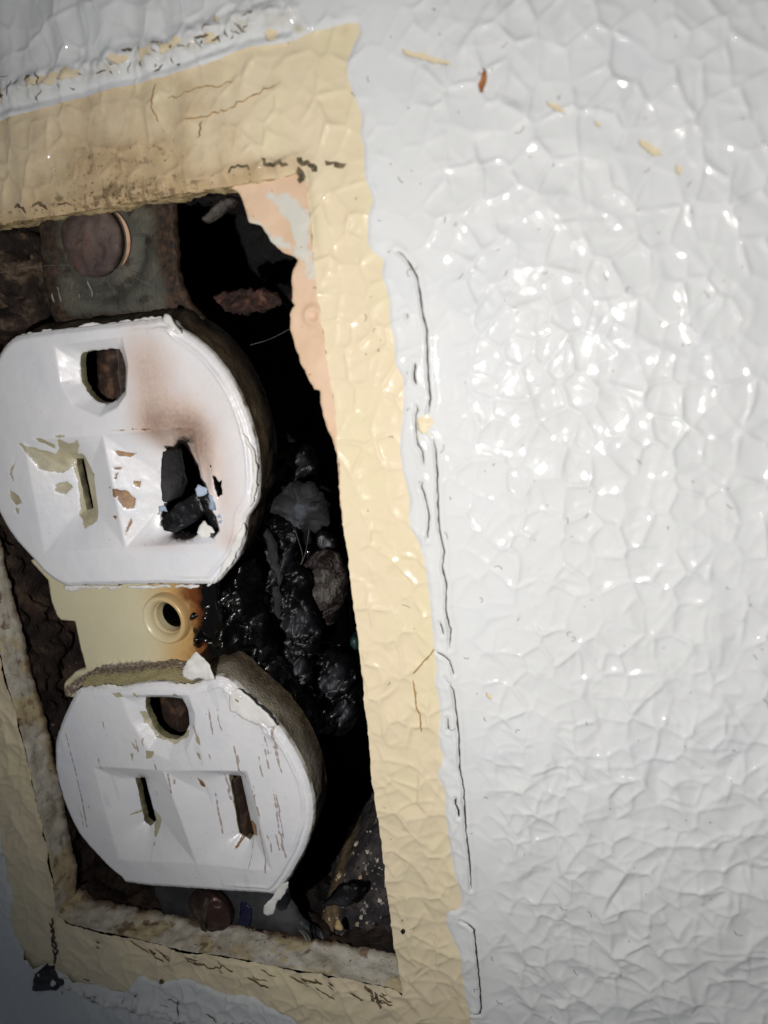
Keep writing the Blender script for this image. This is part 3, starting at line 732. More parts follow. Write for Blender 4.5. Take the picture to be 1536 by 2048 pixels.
# ------------------------------------------------------------------ the recessed box behind
box = thing('electrical_box', 'scorched rusty box recessed in the wall behind the burnt outlet', 'electrical box', (-6, -7.5, -3))
_a, _b = OPEN.min(0) - .9, OPEN.max(0) + .9
_c = np.array([(_a[0], _a[1]), (_b[0], _a[1]), (_b[0], _b[1]), (_a[0], _b[1])])
V = np.concatenate([np.c_[_c, np.full(4, -.12)], np.c_[_c, np.full(4, -3.7)]])
link('leak_shell', V, [(4, 5, 6, 7), (0, 1, 5, 4), (1, 2, 6, 5), (2, 3, 7, 6), (3, 0, 4, 7)], M['char'], parent=box, smooth_=False)  # added outer shell, keeps the background from leaking through gaps in the box walls
def cav(i0, i1, zs, offs, amp, seed, blk, name='box_wall', cell=.25, step=.05):
    line = rough(OPEN[i0:i1 + 1], step, .02, seed, closed=False)
    V, F, D = sweep(line, zs, offs, amp=amp, s=.5, seed=seed, cell=cell)
    link(name, V, F, M['cavity'], parent=box, attrs={'black': blk(V, D)})
zz = list(np.linspace(-.42, -3.2, 60))
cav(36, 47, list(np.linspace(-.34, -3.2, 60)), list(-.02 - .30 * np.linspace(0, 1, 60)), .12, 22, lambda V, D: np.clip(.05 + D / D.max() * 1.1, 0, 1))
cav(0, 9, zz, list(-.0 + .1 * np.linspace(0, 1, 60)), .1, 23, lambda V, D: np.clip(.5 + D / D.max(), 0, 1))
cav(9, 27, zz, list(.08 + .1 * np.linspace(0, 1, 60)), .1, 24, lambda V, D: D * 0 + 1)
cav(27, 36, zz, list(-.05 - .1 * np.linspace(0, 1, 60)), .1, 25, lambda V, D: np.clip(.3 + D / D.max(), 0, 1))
gx = np.arange(OPEN[:, 0].min() - .5, OPEN[:, 0].max() + .5, .06); gy = np.arange(OPEN[:, 1].min() - .5, OPEN[:, 1].max() + .5, .06)
V, F, A, n = sheet(None, gx, gy, lambda X, Y: -3.1 + .25 * fbm(X, Y, .9, 71), attrs={'black': lambda X, Y: X * 0 + 1.})
link('box_back', V, F, M['cavity'], parent=box, attrs=A)

# ------------------------------------------------------------------ the duplex receptacle
outlet = thing('duplex_outlet', 'burnt white duplex wall outlet with a melted hole in its upper face', 'outlet', (-6.2, -7.0, -.6))
def funnel(X, Y, outer, inner, depth):
    do = np.maximum(sdf(X, Y, outer), 0); di = np.maximum(-sdf(X, Y, inner), 0)
    return -depth * do / (do + di + 1e-6) * (do > 0)

def make_face(zf, outline, holes, funnels, chips, chipsb, extra_h, burn, soot_shade, scuff, tilt, label, step=.0135, burnt=False):
    o = PP(outline, zf); o = rough(smooth(o, 3), .03, .006, 31)
    hs = [rough(smooth(PP(h, zf - dz), 2) if sm else PP(h, zf - dz), .02, j, 33 + i) for i, (h, sm, j, dz) in enumerate(holes)]
    fs = [(PP(a, zf), PP(b, zf - d), d) for a, b, d in funnels]
    ch = [PP(a, zf - .09) for a in chips]; cb = [PP(a, zf - .05) for a in chipsb]
    cxy = o.mean(0); xs_, ys_ = gridfor(o, step)
    def hf(X, Y):
        h = np.zeros(X.shape)
        for a, b, d in fs: h = np.minimum(h, funnel(X, Y, a, b, d))
        # soften creases slightly with a pillow toward the rim
        r = np.maximum(sdf(X, Y, o), 0)
        h -= .04 * (1 - ss(r, -.01, .06))
        rt = ss(X, cxy[0] + .3, cxy[0] + 1.0)
        h += rt * (.016 * np.exp(-((r - .10) / .018) ** 2) - .012 * np.exp(-((r - .065) / .014) ** 2)) * (1 + .8 * noise(X, Y, .3, 92))
        h += .004 * fbm(X, Y, .3, 90) + tilt[0] * (X - cxy[0]) + tilt[1] * (Y - cxy[1])
        for c_ in ch + cb: h -= .006 * ss(sdf(X, Y, c_, .2), -.01, .01)
        return zf + h + extra_h(X, Y)
    at = {'chip': lambda X, Y: np.max([sdf(X, Y, c_, .3) for c_ in ch], 0), 'chipb': lambda X, Y: np.max([sdf(X, Y, c_, .3) for c_ in cb], 0),
          'burn': burn, 'soot_shade': soot_shade, 'scuff': scuff,
          'streak': lambda X, Y: ss(noise(X - Y * -.16, Y * .12, .085, 97) + .5 * noise(X, Y, .4, 98), .50, .85) * (Y < P(300, 1300, 0)[1])}
    V, F, A, n = sheet(o, xs_, ys_, hf, holes=hs, skirt=.09, attrs=at)
    mi = np.zeros(len(F), int); mi[n:] = 1
    fc = V[F[n:]].mean(1); wall_i = np.ones(len(fc), int)
    for i, hpoly in enumerate(hs):
        dd, _, _ = seg_near(fc[:, 0], fc[:, 1], hpoly); wall_i[dd < .03] = 3 if (burnt and i >= 2) else 2
    mi[n:] = wall_i
    link('outlet_face', V, F, None, parent=outlet, attrs=A, mats=[M['face'], M['facedge'], M['slotwall'], M['char']], mi=mi, label=label)
    return o, hs

ZU, ZL = .02, .0
U_OUT = [(0, 702), (18, 680), (55, 667), (164, 653), (255, 643), (322, 637), (345, 642), (359, 658), (401, 689), (437, 726), (470, 777), (492, 831), (507, 882), (513, 930), (513, 977),
         (508, 1006), (490, 1036), (485, 1076), (470, 1116), (445, 1149), (428, 1168), (401, 1170), (299, 1169), (164, 1172), (126, 1172), (91, 1150), (66, 1123), (25, 1076), (0, 1036), (-18, 985), (-30, 900), (-28, 810), (-14, 735)]
U_GH = [(164, 707), (200, 700), (239, 698), (249, 722), (252, 744), (250, 780), (233, 799), (211, 807), (186, 795), (166, 766), (162, 737)]
U_GW = [(107, 691), (175, 681), (244, 673), (256, 729), (252, 790), (233, 817), (197, 835), (146, 813), (120, 766)]
U_F1 = [(47, 882), (204, 868), (250, 1096), (89, 1108)]; U_S1 = [(150, 918), (166, 918), (186, 1016), (172, 1020)]
U_F2 = [(204, 868), (379, 857), (432, 1087), (252, 1096)]; U_S2 = [(330, 900), (372, 898), (400, 1040), (340, 1066)]
U_BH = [(324, 898), (340, 902), (358, 890), (364, 894), (376, 906), (385, 916), (396, 930), (400, 943), (402, 956), (418, 965), (430, 989), (439, 1007), (434, 1016), (442, 1029), (447, 1055),
        (435, 1066), (422, 1063), (412, 1050), (404, 1044), (395, 1063), (385, 1068), (354, 1068), (341, 1066), (317, 1050), (317, 1031), (325, 1016), (328, 990), (330, 950), (333, 925)]
U_STAR = [(427, 948), (435, 953), (440, 963), (446, 958), (444, 972), (448, 989), (439, 993), (434, 978), (431, 962)]
U_T1 = [(417, 930), (423, 931), (421, 937), (424, 942), (430, 946), (422, 941)]
z3 = lambda L: [(a / 2.743, 620 + b / 2.743) for a, b in L]
U_CH = [z3(q) for q in ([(130, 720), (200, 750), (300, 790), (325, 740), (345, 700), (385, 730), (440, 712), (440, 745), (400, 790), (380, 850), (320, 900), (230, 870), (190, 800)],
        [(340, 790), (430, 800), (480, 890), (500, 1020), (512, 1165), (455, 1205), (405, 1140), (400, 1060), (385, 950)],
        [(80, 970), (130, 1010), (152, 1050), (120, 1062), (90, 1015)], [(115, 1070), (135, 1080), (132, 1120), (120, 1100)], [(295, 960), (340, 945), (365, 985), (340, 1022), (300, 1000)],
        [(215, 695), (260, 700), (310, 740), (300, 765), (250, 720)], [(115, 800), (108, 850), (95, 885), (105, 925), (82, 895), (100, 840)], [(330, 680), (385, 680), (380, 692), (335, 690)], [(470, 900), (495, 905), (490, 960), (475, 950)])]
U_CB = [z3(q) for q in ([(625, 975), (690, 990), (735, 1040), (730, 1090), (690, 1090), (655, 1020), (630, 1020)], [(620, 762), (700, 790), (735, 790), (700, 812), (650, 797)],
        [(628, 858), (672, 862), (660, 875), (635, 870)], [(615, 1130), (655, 1122), (640, 1152)], [(718, 1145), (725, 1160), (700, 1238), (692, 1235)], [(720, 945), (755, 945), (748, 980), (725, 965)],
        [(592, 968), (618, 966), (615, 985)], [(640, 895), (655, 890), (648, 925), (638, 930)], [(590, 652), (700, 655), (660, 662)], [(740, 648), (850, 650), (800, 656)])]
def u_extra(X, Y):
    return (.07 * G(X, Y, 380, 860, ZU, .25, .18) * -1 - .05 * G(X, Y, 395, 930, ZU, .12, .3) + .03 * G(X, Y, 425, 990, ZU, .06, .3, -.2)
            + .05 * G(X, Y, 350, 655, ZU, .08, .06) - .04 * G(X, Y, 470, 1130, ZU, .15, .15))
def u_burn(X, Y):
    return (.62 * G(X, Y, 310, 852, ZU, .30, .22) + .55 * G(X, Y, 300, 780, ZU, .34, .50) + .30 * G(X, Y, 285, 700, ZU, .34, .38) + .70 * G(X, Y, 375, 870, ZU, .22, .30)
            + .42 * G(X, Y, 400, 920, ZU, .25, .35) + .30 * G(X, Y, 455, 1010, ZU, .22, .35) + .40 * G(X, Y, 320, 950, ZU, .10, .5) + .35 * G(X, Y, 330, 1090, ZU, .5, .10)
            + + .30 * G(X, Y, 430, 850, ZU, .55, .9) + .35 * G(X, Y, 460, 1080, ZU, .2, .15))
def u_soot_shade(X, Y):  # soot at the rims; the dark line under the hole paints its shadow
    d = sdf(X, Y, PP(U_BH, ZU - .12)); g = np.maximum(-sdf(X, Y, PP(U_GH, ZU - .1)), 0)
    return 1.0 * np.exp(-(np.maximum(-d, 0) / .035) ** 2) + .75 * G(X, Y, 355, 885, ZU, .22, .08) + .55 * G(X, Y, 345, 1082, ZU, .45, .06) + .45 * G(X, Y, 355, 858, ZU, .3, .05) \
        + .65 * np.exp(-(g / .04) ** 2) * (Y < P(200, 780, ZU)[1])
oU, _ = make_face(ZU, U_OUT, [(U_GH, True, .01, .13), (U_S1, False, .006, .22), (U_BH, False, .03, .12), (U_STAR, False, .01, .02), (U_T1, False, .004, .0)],
                  [(U_GW, U_GH, .13), (U_F1, U_S1, .23), (U_F2, U_S2, .23)], U_CH, U_CB, u_extra, u_burn, u_soot_shade, lambda X, Y: X * 0, (0, 0),
                  'upper white face, scorched brown beside its burnt slot', burnt=True)

L_OUT = [(157, 1379), (219, 1379), (292, 1368), (328, 1366), (374, 1374), (433, 1353), (465, 1367), (497, 1399), (547, 1444), (583, 1495), (611, 1554), (624, 1613), (620, 1659), (602, 1709), (574, 1759), (548, 1789),
         (520, 1789), (410, 1782), (262, 1770), (240, 1757), (205, 1727), (155, 1668), (123, 1599), (109, 1540), (109, 1485), (123, 1440), (141, 1403)]
L_GH = [(292, 1395), (330, 1394), (365, 1397), (376, 1420), (379, 1449), (366, 1472), (346, 1479), (319, 1467), (300, 1437)]
L_GW = [(240, 1391), (300, 1390), (377, 1390), (390, 1430), (390, 1462), (371, 1506), (339, 1521), (296, 1500), (262, 1445)]
L_F1 = [(187, 1533), (326, 1541), (392, 1727), (237, 1720)]; L_S1 = [(270, 1556), (290, 1556), (311, 1640), (300, 1653), (288, 1642)]
L_F2 = [(326, 1541), (494, 1542), (543, 1741), (394, 1727)]; L_S2 = [(457, 1549), (482, 1552), (507, 1668), (500, 1681), (477, 1666)]
z5 = lambda L: [(a / 2.194, 1130 + b / 2.194) for a, b in L]
L_CH = [z5(q) for q in ([(610, 630), (640, 645), (660, 700), (640, 690)], [(845, 690), (870, 700), (890, 740), (897, 780), (880, 760), (868, 715)], [(880, 805), (895, 815), (902, 845), (886, 830)],
        [(660, 800), (700, 800), (685, 830), (662, 835)], [(600, 545), (615, 550), (620, 575), (605, 570)], [(780, 545), (795, 555), (790, 572), (775, 570)], [(510, 550), (545, 545), (558, 565), (530, 568)],
        [(585, 930), (605, 960), (640, 1100), (690, 1130), (675, 1205), (660, 1205), (645, 1150), (615, 1110), (595, 1030)], [(555, 1110), (600, 1098), (620, 1112), (590, 1116)], [(595, 760), (615, 780), (625, 800), (605, 785)],
        [(645, 600), (660, 680), (700, 745), (770, 770), (830, 720), (835, 745), (770, 785), (690, 755), (650, 690)], [(592, 810), (602, 812), (600, 850), (594, 848)])]
L_CB = [z5(q) for q in ([(1045, 1180), (1080, 1150), (1110, 1160), (1112, 1210), (1070, 1225), (1045, 1200)], [(1040, 560), (1080, 575), (1105, 600), (1060, 605)], [(850, 490), (900, 495), (870, 520), (820, 512)],
        [(858, 935), (880, 960), (888, 1000), (870, 975)], [(1010, 1265), (1035, 1210), (1040, 1235), (1025, 1262)])]
_rs = np.random.RandomState(4)
SC_L = []
for i in range(46):                                                   # long scuffs running down the face
    bx = _rs.choice([330, 430, 480, 520, 545, 560, 300, 200, 150], p=[.07, .14, .14, .16, .18, .12, .07, .06, .06]) + _rs.randn() * 14; by = 1400 + _rs.rand() * 290; L0 = 12 + _rs.rand() ** 2 * 75
    sl = .22 + _rs.randn() * .03
    SC_L.append((PP([(bx, by), (bx + L0 * sl * .5 + _rs.randn(), by + L0 * .5), (bx + L0 * sl, by + L0)], ZL), .009 + .008 * _rs.rand()))
SC_L.append((PP([(131, 1465), (150, 1540), (162, 1590), (174, 1654)], ZL), .012))
def l_scuff(X, Y):
    m = np.zeros(X.shape)
    for p, w in SC_L:
        b0 = p.min(0) - .06; b1 = p.max(0) + .06
        q = (X > b0[0]) & (X < b1[0]) & (Y > b0[1]) & (Y < b1[1])
        if q.any():
            dd, _, _ = seg_near(X[q], Y[q], p, False); m[q] = np.maximum(m[q], np.exp(-(dd / w) ** 2) * (.75 + .5 * noise(X[q], Y[q], .06, 8)))
    return m
def l_extra(X, Y):
    h = .0 * X
    g = np.maximum(np.maximum(G(X, Y, 470, 1385, ZL, .25, .12, -.7), G(X, Y, 530, 1450, ZL, .25, .08, -.9)), 0)
    return h + g * .03 * (1 + fbm(X, Y, .12, 4))
oL, _ = make_face(ZL, L_OUT, [(L_GH, True, .008, .11), (L_S1, False, .008, .23), (L_S2, False, .006, .23)], [(L_GW, L_GH, .11), (L_F1, L_S1, .24), (L_F2, L_S2, .24)], L_CH, L_CB, l_extra,
                  lambda X, Y: .25 * G(X, Y, 500, 1400, ZL, .3, .12, -.7), lambda X, Y: .4 * np.exp(-(np.maximum(-sdf(X, Y, PP(L_S2, ZL)), 0) / .03) ** 2) * 1.0, l_scuff, (0, 0), 'lower white face, whole but scuffed')

# housings under each face
def housing(o, z0, z1, grow, mt, label, seed, up):
    cxy = o.mean(0); q = cxy + (o - cxy) * grow
    line = np.concatenate([q, q[:1]])
    zs = np.linspace(z0, z1, 16)
    V, F, D = sweep(line, list(zs), list(.0 * zs), amp=.012, s=.3, seed=seed)
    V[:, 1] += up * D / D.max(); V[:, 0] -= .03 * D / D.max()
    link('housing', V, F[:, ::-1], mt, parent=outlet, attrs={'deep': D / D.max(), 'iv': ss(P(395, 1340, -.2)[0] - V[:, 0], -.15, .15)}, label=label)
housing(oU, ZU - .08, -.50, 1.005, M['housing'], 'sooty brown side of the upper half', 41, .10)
housing(oL, ZL - .07, -.45, 1.01, M['housing2'], 'dusty side of the lower half', 42, .11)

# ivory bridge between the two halves
ZB = -.42
BR = PP([(60, 1120), (96, 1160), (104, 1205), (115, 1232), (122, 1240), (150, 1242), (162, 1300), (173, 1338), (150, 1344), (142, 1356), (146, 1378), (150, 1384), (400, 1386), (470, 1330), (430, 1200), (430, 1120)], ZB)
BC = P(338, 1234, ZB)
xb, yb = gridfor(BR, .02)
lintl = PP([(150, 1375), (180, 1352), (215, 1338), (290, 1330), (360, 1335), (410, 1345)], ZB)
def heat(X, Y):
    q = P(235, 1260, ZB); e = P(402, 1240, ZB); t = (X - q[0]) / (e[0] - q[0]) + .10 * noise(X, Y, .5, 5)
    return t * .95
def zbr(X, Y):
    r = np.hypot(X - BC[0], Y - BC[1]); dd, _, _ = seg_near(X, Y, lintl, False)
    return ZB + .004 * fbm(X, Y, .4, 6) + .02 * ss(-(r), -.30, -.27) + .035 * np.exp(-(dd / .08) ** 2) * (1 + .7 * fbm(X, Y, .06, 9)) + .12 * ss(-(Y - P(300, 1352, ZB)[1]), 0, .12)
V, F, A, n = sheet(BR, xb, yb, zbr, skirt=.12, holes=[np.stack([BC[0] + .185 * np.cos(np.linspace(0, 6.28, 30)[:-1]), BC[1] + .185 * np.sin(np.linspace(0, 6.28, 30)[:-1])], -1)],
                   attrs={'scorch': heat, 'lint': lambda X, Y: np.exp(-(seg_near(X, Y, lintl, False)[0] / .085) ** 2)})
bridge = link('bridge', V, F, M['ivory'], parent=outlet, attrs=A, label='yellowed ivory plastic bridge, scorched on the right')
V, F = lathe(BC[0], BC[1], [(.30, ZB), (.295, ZB + .05), (.285, ZB + .10), (.265, ZB + .125), (.235, ZB + .12), (.195, ZB + .06), (.185, ZB), (.18, ZB - .2), (.17, ZB - .6)])
def h2(V): return heat(V[:, 0], V[:, 1]) * .8
link('boss', V, F, M['ivory'], parent=bridge, attrs={'scorch': h2(V), 'lint': V[:, 0] * 0 + .12})
pr = []
for k in range(26): pr.append((.16 + (.014 if k % 2 else -.008), ZB - .10 - k * .03))
V, F = lathe(BC[0], BC[1], pr); link('threaded_hole', V, F, M['steel'], parent=bridge)

# mounting strap, top
ZS = -.38
TS = PP([(70, 380), (80, 470), (88, 560), (105, 640), (120, 680), (420, 680), (400, 640), (374, 612), (352, 540), (346, 470), (340, 360), (200, 340)], ZS)
SCR = P(192, 482, ZS)
xb, yb = gridfor(TS, .022)
def zst(X, Y):
    r = np.hypot(X - SCR[0], Y - SCR[1])
    h = ZS + .01 * fbm(X, Y, .3, 16) - .05 * ss(-(Y), -P(200, 600, ZS)[1] * 1.0, -P(200, 600, ZS)[1] + .25)
    h = h - .06 * np.exp(-((r - .55) / .08) ** 2) * (Y < SCR[1])
    return h
def rim(X, Y):
    q = sdf(X, Y, TS); return np.exp(-(np.maximum(q, 0) / .30) ** 2) + .7 * ss(P(200, 615, ZS)[1] - Y, -.05, .3)
V, F, A, n = sheet(rough(TS, .04, .02, 3), xb, yb, zst, skirt=.10, attrs={'rim': rim})
strap = link('mounting_strap', V, F, M['strap'], parent=outlet, attrs=A, label='grimy grey-green metal ear above the upper face')
# faint stamped strokes on the ear
z1 = lambda L: [(a / 3.84, 400 + b / 3.84) for a, b in L]
for k, s in enumerate(([(403, 715), (410, 750), (425, 788)], [(445, 665), (462, 720), (478, 785)], [(540, 645), (536, 665), (542, 690)], [(590, 715), (608, 740), (606, 760)], [(675, 615), (680, 680), (687, 750)])):
    V, F = ribbon(PP(z1(s), ZS), .022, lambda X, Y: zst(X, Y) + .012, 200 + k, .002)
    link('stamped_letter', V, F, M['fibre'], parent=strap)
# mounting strap, bottom
TB = PP([(300, 1750), (330, 1850), (440, 1890), (560, 1905), (700, 1935), (640, 1880), (600, 1845), (575, 1800), (560, 1750)], -.5)
xb, yb = gridfor(TB, .025)
V, F, A, n = sheet(rough(TB, .04, .015, 5), xb, yb, lambda X, Y: -.5 + .02 * fbm(X, Y, .35, 26) - .10 * ss(X, P(600, 1850, -.5)[0], P(690, 1900, -.5)[0]), skirt=.09)
link('mounting_strap', V, F, M['darkstrap'], parent=outlet, label='dark grey metal ear below the lower face')
flake('paint_mark', [(478, 1805), (492, 1808), (502, 1822), (500, 1850), (490, 1862), (480, 1852)], -.47, M['blue'], thick=.01, parent=outlet)
# contacts inside the slots
def bar(name, px, z, depth, mt, parent, step=.03, seed=1, jag=.01, **kw):
    p = rough(PP(px, z), step, jag, seed); a, b = gridfor(p, step)
    V, F, A, n = sheet(p, a, b, lambda X, Y: z + .012 * fbm(X, Y, .12, seed), skirt=depth)
    return link(name, V, F, mt, parent=parent, **kw)
bar('contact', [(192, 700), (236, 696), (244, 800), (205, 810), (196, 780)], -.35, .5, M['brass'], outlet, seed=2)
bar('contact', [(318, 1385), (350, 1385), (362, 1480), (330, 1470)], -.45, .5, M['brass'], outlet, seed=3)
#bar('contact', [(148, 920), (160, 920), (180, 1030), (166, 1030)], -.22, .5, M['ivory'], outlet, seed=4)
#bar('contact', [(268, 1555), (282, 1555), (302, 1655), (290, 1655)], -.18, .5, M['ivory'], outlet, seed=4)
bar('contact', [(462, 1560), (470, 1560), (496, 1690), (484, 1690)], -.25, .5, M['brass'], outlet, seed=5)

# torn paint flakes still hanging on the outlet
flake('paint_flake', [(364, 1342), (380, 1318), (394, 1302), (408, 1318), (420, 1338), (430, 1358), (410, 1364), (396, 1356), (384, 1362), (366, 1352)], .02, M['flakew'], parent=outlet,
      curl=lambda X, Y: .25 * np.clip(Y, -.1, 1) ** 1.2 * (Y > -.1) + .02 * fbm(X, Y, .2, 3) if False else .12 * np.abs(Y) + .03 * fbm(X, Y, .2, 3), label='torn paint flake lifting off the lower face')
flake('paint_flake', [(548, 1786), (562, 1770), (576, 1764), (574, 1780), (562, 1796), (552, 1806), (548, 1826), (536, 1832), (526, 1826), (528, 1812), (540, 1800)], .015, M['flakew'], parent=outlet, label='strip of paint dangling from the bottom rim')
flake('paint_flake', [(322, 640), (330, 624), (338, 632), (352, 655), (368, 668), (356, 668), (340, 655)], .05, M['flakew'], parent=outlet, label='pointed paint tip at the top rim')
z4 = lambda L: [(350 + a / 3.412, 850 + b / 3.412) for a, b in L]
flake('paint_flake', z4([(430, 10), (480, 80), (530, 170), (556, 280), (553, 420), (530, 540), (505, 580), (518, 480), (535, 380), (530, 250), (500, 150), (440, 60)]), +.035, M['flakew'], parent=outlet, thick=.02, label='loose curl of paint along the right rim')
flake('paint_flake', z4([(470, 650), (475, 720), (440, 830), (380, 950), (330, 1010), (290, 1060), (230, 1105), (200, 1100), (265, 1060), (320, 970), (370, 860), (430, 730)]), +.02, M['flakew'], parent=outlet, thick=.02, label='lower curl of paint along the right rim')
flake('paint_flake', z5([(1000, 560), (1040, 545), (1110, 600), (1180, 660), (1215, 710), (1160, 715), (1120, 700), (1060, 665), (1010, 640)]), .035, M['flakew'], parent=outlet, thick=.015, label='crumbled patch of paint at the upper right of the lower face')
flake('paint_flake', [(126, 1172), (210, 1172), (400, 1170), (395, 1176), (330, 1174), (300, 1178), (240, 1175), (222, 1182), (214, 1176), (160, 1178), (150, 1184), (128, 1182)], -.08, M['flakew'], parent=outlet, thick=.02, label='crumbs of paint along the bottom of the upper face')

for k, (x0, x1, y0, y1, z) in enumerate(((30, 322, 676, 636, -.03), (164, 420, 1380, 1372, -.03))):
    n_ = 30; up = [(x0 + (x1 - x0) * i / n_, y0 + (y1 - y0) * i / n_ - 3 - 5 * abs(float(noise(np.array([i * .9]), np.array([k * 3.]), 1, 55)[0])) * 2) for i in range(n_ + 1)]
    dn = [(x0 + (x1 - x0) * i / n_, y0 + (y1 - y0) * i / n_ + 5) for i in range(n_, -1, -1)]
    flake('paint_lip', up + dn, z, M['flakew'], parent=outlet, thick=.015, jag=.012, step=.02)

# what is left inside the burnt slot
z6 = lambda L: [(300 + a / 5.908, 860 + b / 5.908) for a, b in L]
bar('charred_bar', z6([(115, 1080), (330, 870), (540, 740), (600, 840), (650, 960), (480, 1110), (280, 1225), (170, 1180)]), -.06, .16, M['char'], outlet, seed=6, label='wide charred bar in the melted hole')
bar('charred_bar', z6([(570, 800), (670, 770), (760, 960), (850, 1110), (770, 1180), (700, 1090), (640, 960)]), -.0, .14, M['char'], outlet, seed=7, label='narrow charred bar in the melted hole')
bar('charred_bar', z6([(150, 220), (200, 360), (225, 560), (262, 690), (225, 790), (185, 860), (140, 840), (130, 500)]), -.10, .3, M['ash'], outlet, seed=8, label='grey charred slot wall')
flake('paint_flake', z6([(530, 700), (560, 650), (620, 670), (690, 715), (660, 760), (580, 790), (545, 760)]), .01, M['flakeb'], parent=outlet, label='bluish flake stuck in the melted hole')
flake('paint_flake', z6([(678, 770), (735, 755), (748, 850), (775, 950), (705, 930), (700, 840)]), .05, M['flakeb'], parent=outlet, label='small bluish flake on the charred bar')

flake('paint_flake', z6([(555, 1205), (590, 1120), (640, 1075), (660, 1120), (720, 1150), (775, 1235), (700, 1290), (600, 1270)]), -.03, M['flakew'], parent=outlet, label='pale paint scrap below the narrow charred bar')
flake('paint_flake', z6([(800, 960), (830, 1000), (855, 1080), (840, 1110), (800, 1060)]), .02, M['flakeb'], parent=outlet, label='thin bluish scrap right of the narrow charred bar')
flake('paint_flake', z6([(100, 900), (150, 890), (185, 915), (200, 960), (150, 950), (120, 980), (95, 1010), (110, 960)]), .0, M['flakeb'], parent=outlet, label='curl of paint at the left rim of the melted hole')

# ------------------------------------------------------------------ screws
def screw(cx_, cy_, z, R, mt, label, ang, flat=.10):
    t = thing('mounting_screw', label, 'screw', (cx_, cy_, z - .1))
    prof = [(R * math.sin(a) if k else 0.001, z + flat * math.cos(a)) for k, a in enumerate(np.linspace(0, math.pi / 2, 14))] + [(R * .99, z - .06), (R * .4, z - .07), (R * .4, z - 1.0)]
    V, F = lathe(cx_, cy_, prof, 64)
    r = np.hypot(V[:, 0] - cx_, V[:, 1] - cy_)
    u = (V[:, 0] - cx_) * math.cos(ang) + (V[:, 1] - cy_) * math.sin(ang)
    V[:, 2] += np.where(V[:, 2] > z - .05, .035 * fbm(V[:, 0], V[:, 1], .25, 7) - (.05 * np.exp(-((u - .12) / .05) ** 2 - ((V[:, 1] - cy_ + .05) / .14) ** 2) if mt is M['screw'] else 0), 0)
    link('screw_head', V, F, mt, parent=t)
    if mt is M['screw']: return t
    # slot as a dark inset bar
    w = .035; L = R * .86
    ca, sa = math.cos(ang), math.sin(ang)
    P4 = []
    for k in range(13):
        s = -L + 2 * L * k / 12; zz_ = z + flat * math.sqrt(max(0, 1 - (s / R) ** 2)) + .03
        for w_ in (-w, w): P4.append((cx_ - sa * s + ca * w_, cy_ + ca * s + sa * w_, zz_))
    V = np.array(P4); i = np.arange(12) * 2
    link('screw_slot', V, np.stack([i, i + 1, i + 3, i + 2], -1), M['crack'] if mt is M['screw2'] else mt, parent=t)
    return t
SR = .37
t = screw(SCR[0], SCR[1], ZS + .08, SR, M['screw'], 'dusty mauve-brown round screw head half hidden under the cream lip at the top', .15, .11)
th = np.linspace(-.75, .62, 24); V = []
for a in th:
    w = .045 * math.cos((a + .06) / .70 * 1.57) ** .6 if abs((a + .06) / .70) < 1 else .0
    for r in (SR + .035, SR + .035 + max(w, .001)): V.append((SCR[0] + r * math.cos(a), SCR[1] + r * math.sin(a), ZS + .035))
V = np.array(V); i = np.arange(len(th) - 1) * 2
link('lit_rim_crescent', V, np.stack([i, i + 1, i + 3, i + 2], -1), M['lit_rim'], parent=t, label='peach crescent painted as the lit bare-metal rim right of the head')  # peach colour stands in for light catching the screw's bare rim
s2 = P(418, 1822, -.38)
screw(s2[0], s2[1], -.40, .30, M['screw2'], 'dark bronze screw head glinting below the lower outlet face', -.3, .12)

# ------------------------------------------------------------------ charred things in the cavity, right of the outlet
blob('plaster_lump', [(-40, 470), (20, 462), (62, 456), (84, 500), (90, 560), (96, 620), (80, 655), (30, 668), (-30, 680)], -.85, .22, M['cavlump'], nz=.45, ns=.3, grain=.4, step=.025, cap=.2, label='crumbled dark brown plaster lump at the left of the metal ear', cat='plaster')
blob('charred_fragment', [(432, 592), (450, 583), (500, 576), (545, 580), (560, 592), (558, 612), (530, 622), (480, 630), (448, 618)], -1.1, .07, M['rusty'], nz=.6, ns=.12, cap=.05, step=.02, jag=.03, label='rusty brown fragment floating in the black gap at the upper right', cat='debris')
blob('charred_fragment', [(408, 432), (430, 412), (460, 388), (484, 396), (478, 412), (450, 428), (425, 446), (412, 446)], -.6, .10, M['pod'], label='brown scorched splinter tucked under the top right corner of the hole', cat='debris')
blob('ash_lump', z4([(640, 500), (700, 460), (800, 390), (900, 380), (1000, 460), (1050, 560), (1050, 660), (980, 725), (900, 720), (820, 690), (760, 640), (690, 580)]), -.95, .15, M['ash'], nz=.4, ns=.35, hard=.4, cap=.16, step=.02, jag=.035, grain=.35, label='rounded grey ash lump halfway down the right gap', cat='ash lump')
blob('charred_wire', z4([(720, 160), (760, 120), (900, 130), (960, 250), (960, 380), (860, 410), (760, 400), (680, 460), (700, 330)]), -1.5, .18, M['char'], nz=.3, grain=.5, cap=.12, label='dim black wire end above the grey ash lump', cat='wire')
blob('charred_fragment', z4([(520, 700), (600, 590), (700, 600), (800, 650), (850, 720), (830, 900), (860, 1100), (760, 1200), (720, 1320), (690, 1310), (660, 1180), (650, 1000), (640, 880), (600, 760), (540, 750)]), -1.0, .15, M['char'], step=.018, nz=.3, grain=.9, cap=.08, label='long crumpled char sheet under the ash lump', cat='char')
